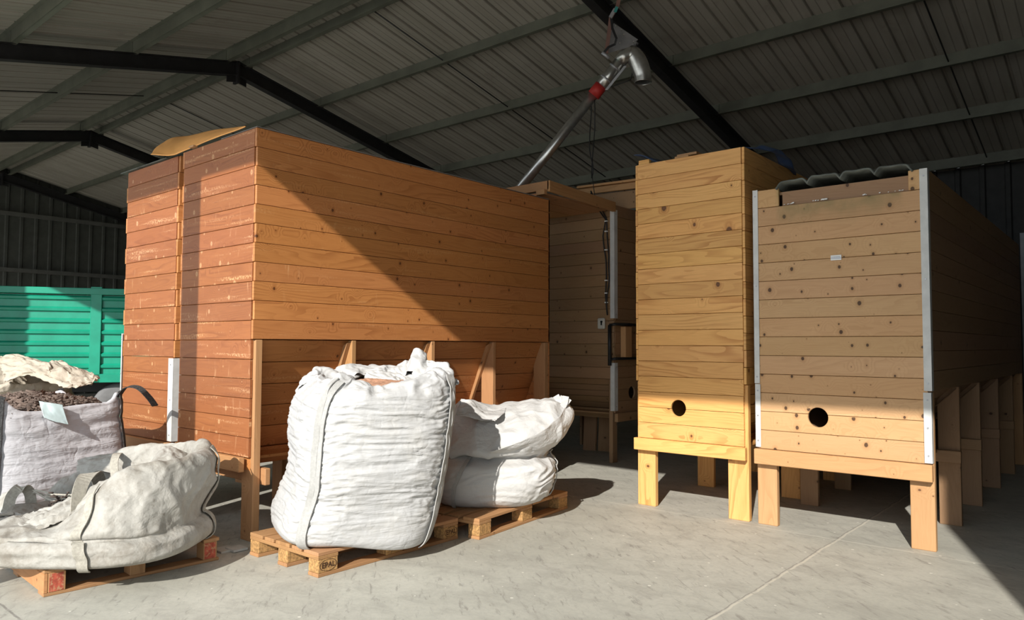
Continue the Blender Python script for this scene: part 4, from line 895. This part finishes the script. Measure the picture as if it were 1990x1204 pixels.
tb('top_rail', 'green', posts[0], posts[-1], -0.055, 0.035, ZU-0.11, ZU-0.02); tb('top_rail', 'green', posts[0], posts[-1], DY-0.035, DY+0.055, ZU-0.11, ZU-0.02)
tb('bottom_rail', 'green', posts[0], posts[-1], -0.05, 0.03, ZL-0.06, ZL+0.06); tb('bottom_rail', 'green', posts[0], posts[-1], DY-0.03, DY+0.05, ZL-0.06, ZL+0.06)
tb('end_panel', 'green', posts[0]-0.02, posts[0]+0.03, 0, DY, ZL, ZU-0.05); tb('end_panel', 'green', posts[-1]-0.03, posts[-1]+0.02, 0, DY, ZL, ZU-0.05)
tb('floor_plate', 'steel_dark', posts[0], posts[-1], 0, DY, ZL-0.03, ZL+0.01); tb('chassis_beam', 'steel_dark', posts[0], posts[-1], 0.55, 0.68, ZL-0.22, ZL-0.03); tb('chassis_beam', 'steel_dark', posts[0], posts[-1], DY-0.68, DY-0.55, ZL-0.22, ZL-0.03)
for wx in (2.55, -0.9):
    b = MB(); b.tube([(wx, 0.15, 0.40), (wx, DY-0.15, 0.40)], 0.05, 12); b.build('axle', 'steel_dark', T)
    for yy in (0.06, DY-0.34):
        b = MB(); R_, n = 0.41, 44; pr = [(0.22, 0.03), (0.34, 0.0), (0.39, 0.02), (0.41, 0.07), (0.41, 0.21), (0.39, 0.26), (0.34, 0.28), (0.22, 0.25)]
        b.grid(lambda u, v, wx=wx, yy=yy: (wx+pr[min(7, round(v*7))][0]*math.cos(6.28318*u), yy+pr[min(7, round(v*7))][1], 0.415+pr[min(7, round(v*7))][0]*math.sin(6.28318*u)), n, 7, wrap=True)
        wh = b.build('wheel', 'tyre_grey', T)
        b = MB(); b.tube([(wx, yy+0.05, 0.415), (wx, yy+0.24, 0.415)], 0.23, 30); h = b.build('hub', 'green', wh)

# ================================================================ auger
AU = Vector((-4.47, 7.20, 4.66)); AL = Vector((-5.95, 6.72, 2.93)); ad = (AU-AL).normalized()
R = empty('auger_conveyor', tuple(AL), label='slanting steel auger tube with red sleeve and curved spout, hung from the black rafter', cat='conveyor')
b = MB(); b.tube([AL, AU-ad*0.42], 0.058, 20); place(b, 'tube', 'galv', R)
b = MB(); b.tube([AU-ad*0.47, AU-ad*0.02], 0.068, 20); place(b, 'upper_tube', 'galv', R)
b = MB(); b.tube([AU-ad*0.52, AU-ad*0.38], 0.076, 20); place(b, 'sleeve', 'red_tape', R)
for k in (0.30, 0.14):
    b = MB(); b.tube([AU-ad*k, AU-ad*(k-0.02)], 0.078, 20); place(b, 'clamp', 'galv_dull', R)
sd_ = E1*0.085-E2*0.02
b = MB(); b.board(AU-ad*0.42+sd_*0.75-Vector((0, 0, .03)), ad*0.34, E1*0.035, -E2*0.02, tint=(1, 1, 1)); place(b, 'rail', 'galv_dull', R)
# head and curved spout
H0 = AU+ad*0.03
b = MB(); b.tube([AU-ad*0.05, H0, H0+E1*0.05+Vector((0, 0, 0.04)), H0+E1*0.12+Vector((0, 0, 0.03))], [0.075, 0.082, 0.088, 0.09], 20); place(b, 'head', 'galv', R)
sp = [H0+E1*0.06+Vector((0, 0, 0.035)), H0+E1*0.10+Vector((0, 0, 0.02)), H0+E1*0.14+Vector((0, 0, -0.03)), H0+E1*0.17+Vector((0, 0, -0.09)), H0+E1*0.195+Vector((0, 0, -0.16)), H0+E1*0.215+Vector((0, 0, -0.23)), H0+E1*0.215+Vector((0, 0, -0.30))]
spp = [cr(sp[max(i-1, 0)], sp[i], sp[i+1], sp[min(i+2, 6)], f/6) for i in range(6) for f in range(6)]+[sp[-1]]
b = MB(); b.tube(spp, [0.09+0.015*math.sin(i*0.087) for i in range(len(spp))], 22, caps=False); o = place(b, 'spout', 'galv', R); s_ = o.modifiers.new('s', 'SOLIDIFY'); s_.thickness = 0.004
b = MB(); c0 = sp[-1]; tdir = (sp[-1]-sp[-2]).normalized(); xx = tdir.cross(E2).normalized(); yy_ = tdir.cross(xx)
b.tube([c0+(xx*math.cos(a*0.2094)+yy_*math.sin(a*0.2094))*0.092 for a in range(31)], 0.008, 6); place(b, 'rim_ring', 'galv', R)
b = MB(); b.tube([H0+E1*0.10+Vector((0, 0, 0.07)), H0+E1*0.12+Vector((0, 0, 0.17))], 0.03, 12); b.tube([H0+E1*0.12+Vector((0, 0, 0.14)), H0+E1*0.12+Vector((0, 0, 0.155))], 0.045, 6); place(b, 'shaft', 'galv_dull', R)
b = MB(); b.tube(wob([H0+E1*0.1+Vector((0, 0, -.14)), AU-ad*0.15+sd_*2.2-Vector((0, 0, .12)), AU-ad*0.40+sd_*0.9], 0.03, 6), 0.006, 6); place(b, 'cable', 'cable', R)
b = MB(); s0 = AU-ad*0.55; 
for k in (0, 1): b.tube(wob([s0+E1*0.03*k, s0+E1*(0.0+0.05*k)+Vector((0, 0, -0.35)), s0+E1*(0.0+0.02*k)+Vector((0, 0, -0.75)), s0+E1*0.0+Vector((0, 0, -0.95))], 0.05, 6, k*3), 0.006, 6)
b.tube(wob([s0+Vector((0, 0, -0.95)), s0+E1*0.08+Vector((0, 0, -1.3))], 0.03, 6), 0.004, 6); place(b, 'loose_cable', 'cable', R)
# mounting plate under the rafter
PL = [W3(1193, 45, 7.9), W3(1240, 77, 7.95), W3(1222, 92, 7.9), W3(1180, 104, 7.85), W3(1178, 96, 7.85)]
b = MB(); i0 = len(b.v); dd = E2*0.02+Vector((0, 0, 0.01))
b.v += PL+[p+dd for p in PL]; b.quad(tuple(range(4, -1, -1)), ((0, 0),)*5); b.quad(tuple(range(5, 10)), ((0, 0),)*5)
for i in range(5): b.quad((i, (i+1) % 5, 5+(i+1) % 5, 5+i), ((0, 0),)*4)
R5 = tag(b.build('mounting_plate', 'galv_dull'), 'dull grey triangular plate bolted under the black rafter, above the auger head', 'plate')
b = MB()
for (u, v) in ((1196, 51), (1207, 59), (1212, 68), (1231, 82), (1204, 85)): p = W3(u, v, 7.86); b.tube([p, p-E2*0.02], 0.008, 8)
b.build('bolt', 'galv', R5)
R = empty('ratchet_strap', tuple(W3(1190, 40, 7.8)), label='brownish ratchet strap with a teal tag, looped over the rafter and holding the auger', cat='strap')
b = MB(); b.ribbon([W3(1204, -10, 7.6), W3(1200, 12, 7.7), W3(1187, 34, 7.75), W3(1184, 60, 7.75), W3(1178, 104, 7.75)], E1, 0.04, 0.005); place(b, 'webbing', 'ratchet', R)
b = MB(); b.ribbon([W3(1187, 30, 7.72), W3(1190, 55, 7.72), W3(1198, 75, 7.72), W3(1195, 86, 7.74), W3(1182, 92, 7.74), W3(1172, 104, 7.75)], E1, 0.025, 0.005); place(b, 'webbing_tail', 'cable', R)
b = MB(); b.ribbon([W3(1199, 13, 7.66), W3(1195, 24, 7.68)], E1, 0.03, 0.007); place(b, 'tag', 'teal', R)
b = MB(); b.ribbon([W3(1195, 18, 7.71), W3(1186, 34, 7.71)], E1, 0.035, 0.02); b.tube([W3(1170, 102, 7.75), W3(1184, 113, 7.75)], 0.018, 10); place(b, 'ratchet', 'galv_dull', R)

R = empty('cover_sheet', (-5.9, 2.9, 2.9), label='wavy orange-brown sheet curling up from the top of the red-brown silos', cat='sheet')
flap('sheet', [[W3(293, 300, 6.10), W3(330, 302, 6.0), W3(365, 290, 5.86), W3(420, 267, 5.56), W3(478, 246, 5.27)],
               [W3(303, 288, 6.3), W3(328, 283, 6.25), W3(362, 275, 6.2), W3(410, 262, 5.9), W3(478, 245.5, 5.4)],
               [W3(318, 277, 6.5), W3(335, 268, 6.6), W3(365, 264, 6.6), W3(410, 254, 6.3), W3(478, 244.5, 5.6)]], 50, 14, 'card', R, 0.006, 4, 0.006)
# small litter on the floor
b = MB(); b.box(-4.72, -4.60, 2.50, 2.62, 0.0, 0.012, tint=(1, 1, 1)); b.box(-4.66, -4.55, 2.56, 2.66, 0.004, 0.018, tint=(1, 1, 1))
tag(b.build('concrete_chip', 'apron'), 'flat pale chip lying on the floor beside the red silo front leg', 'debris')
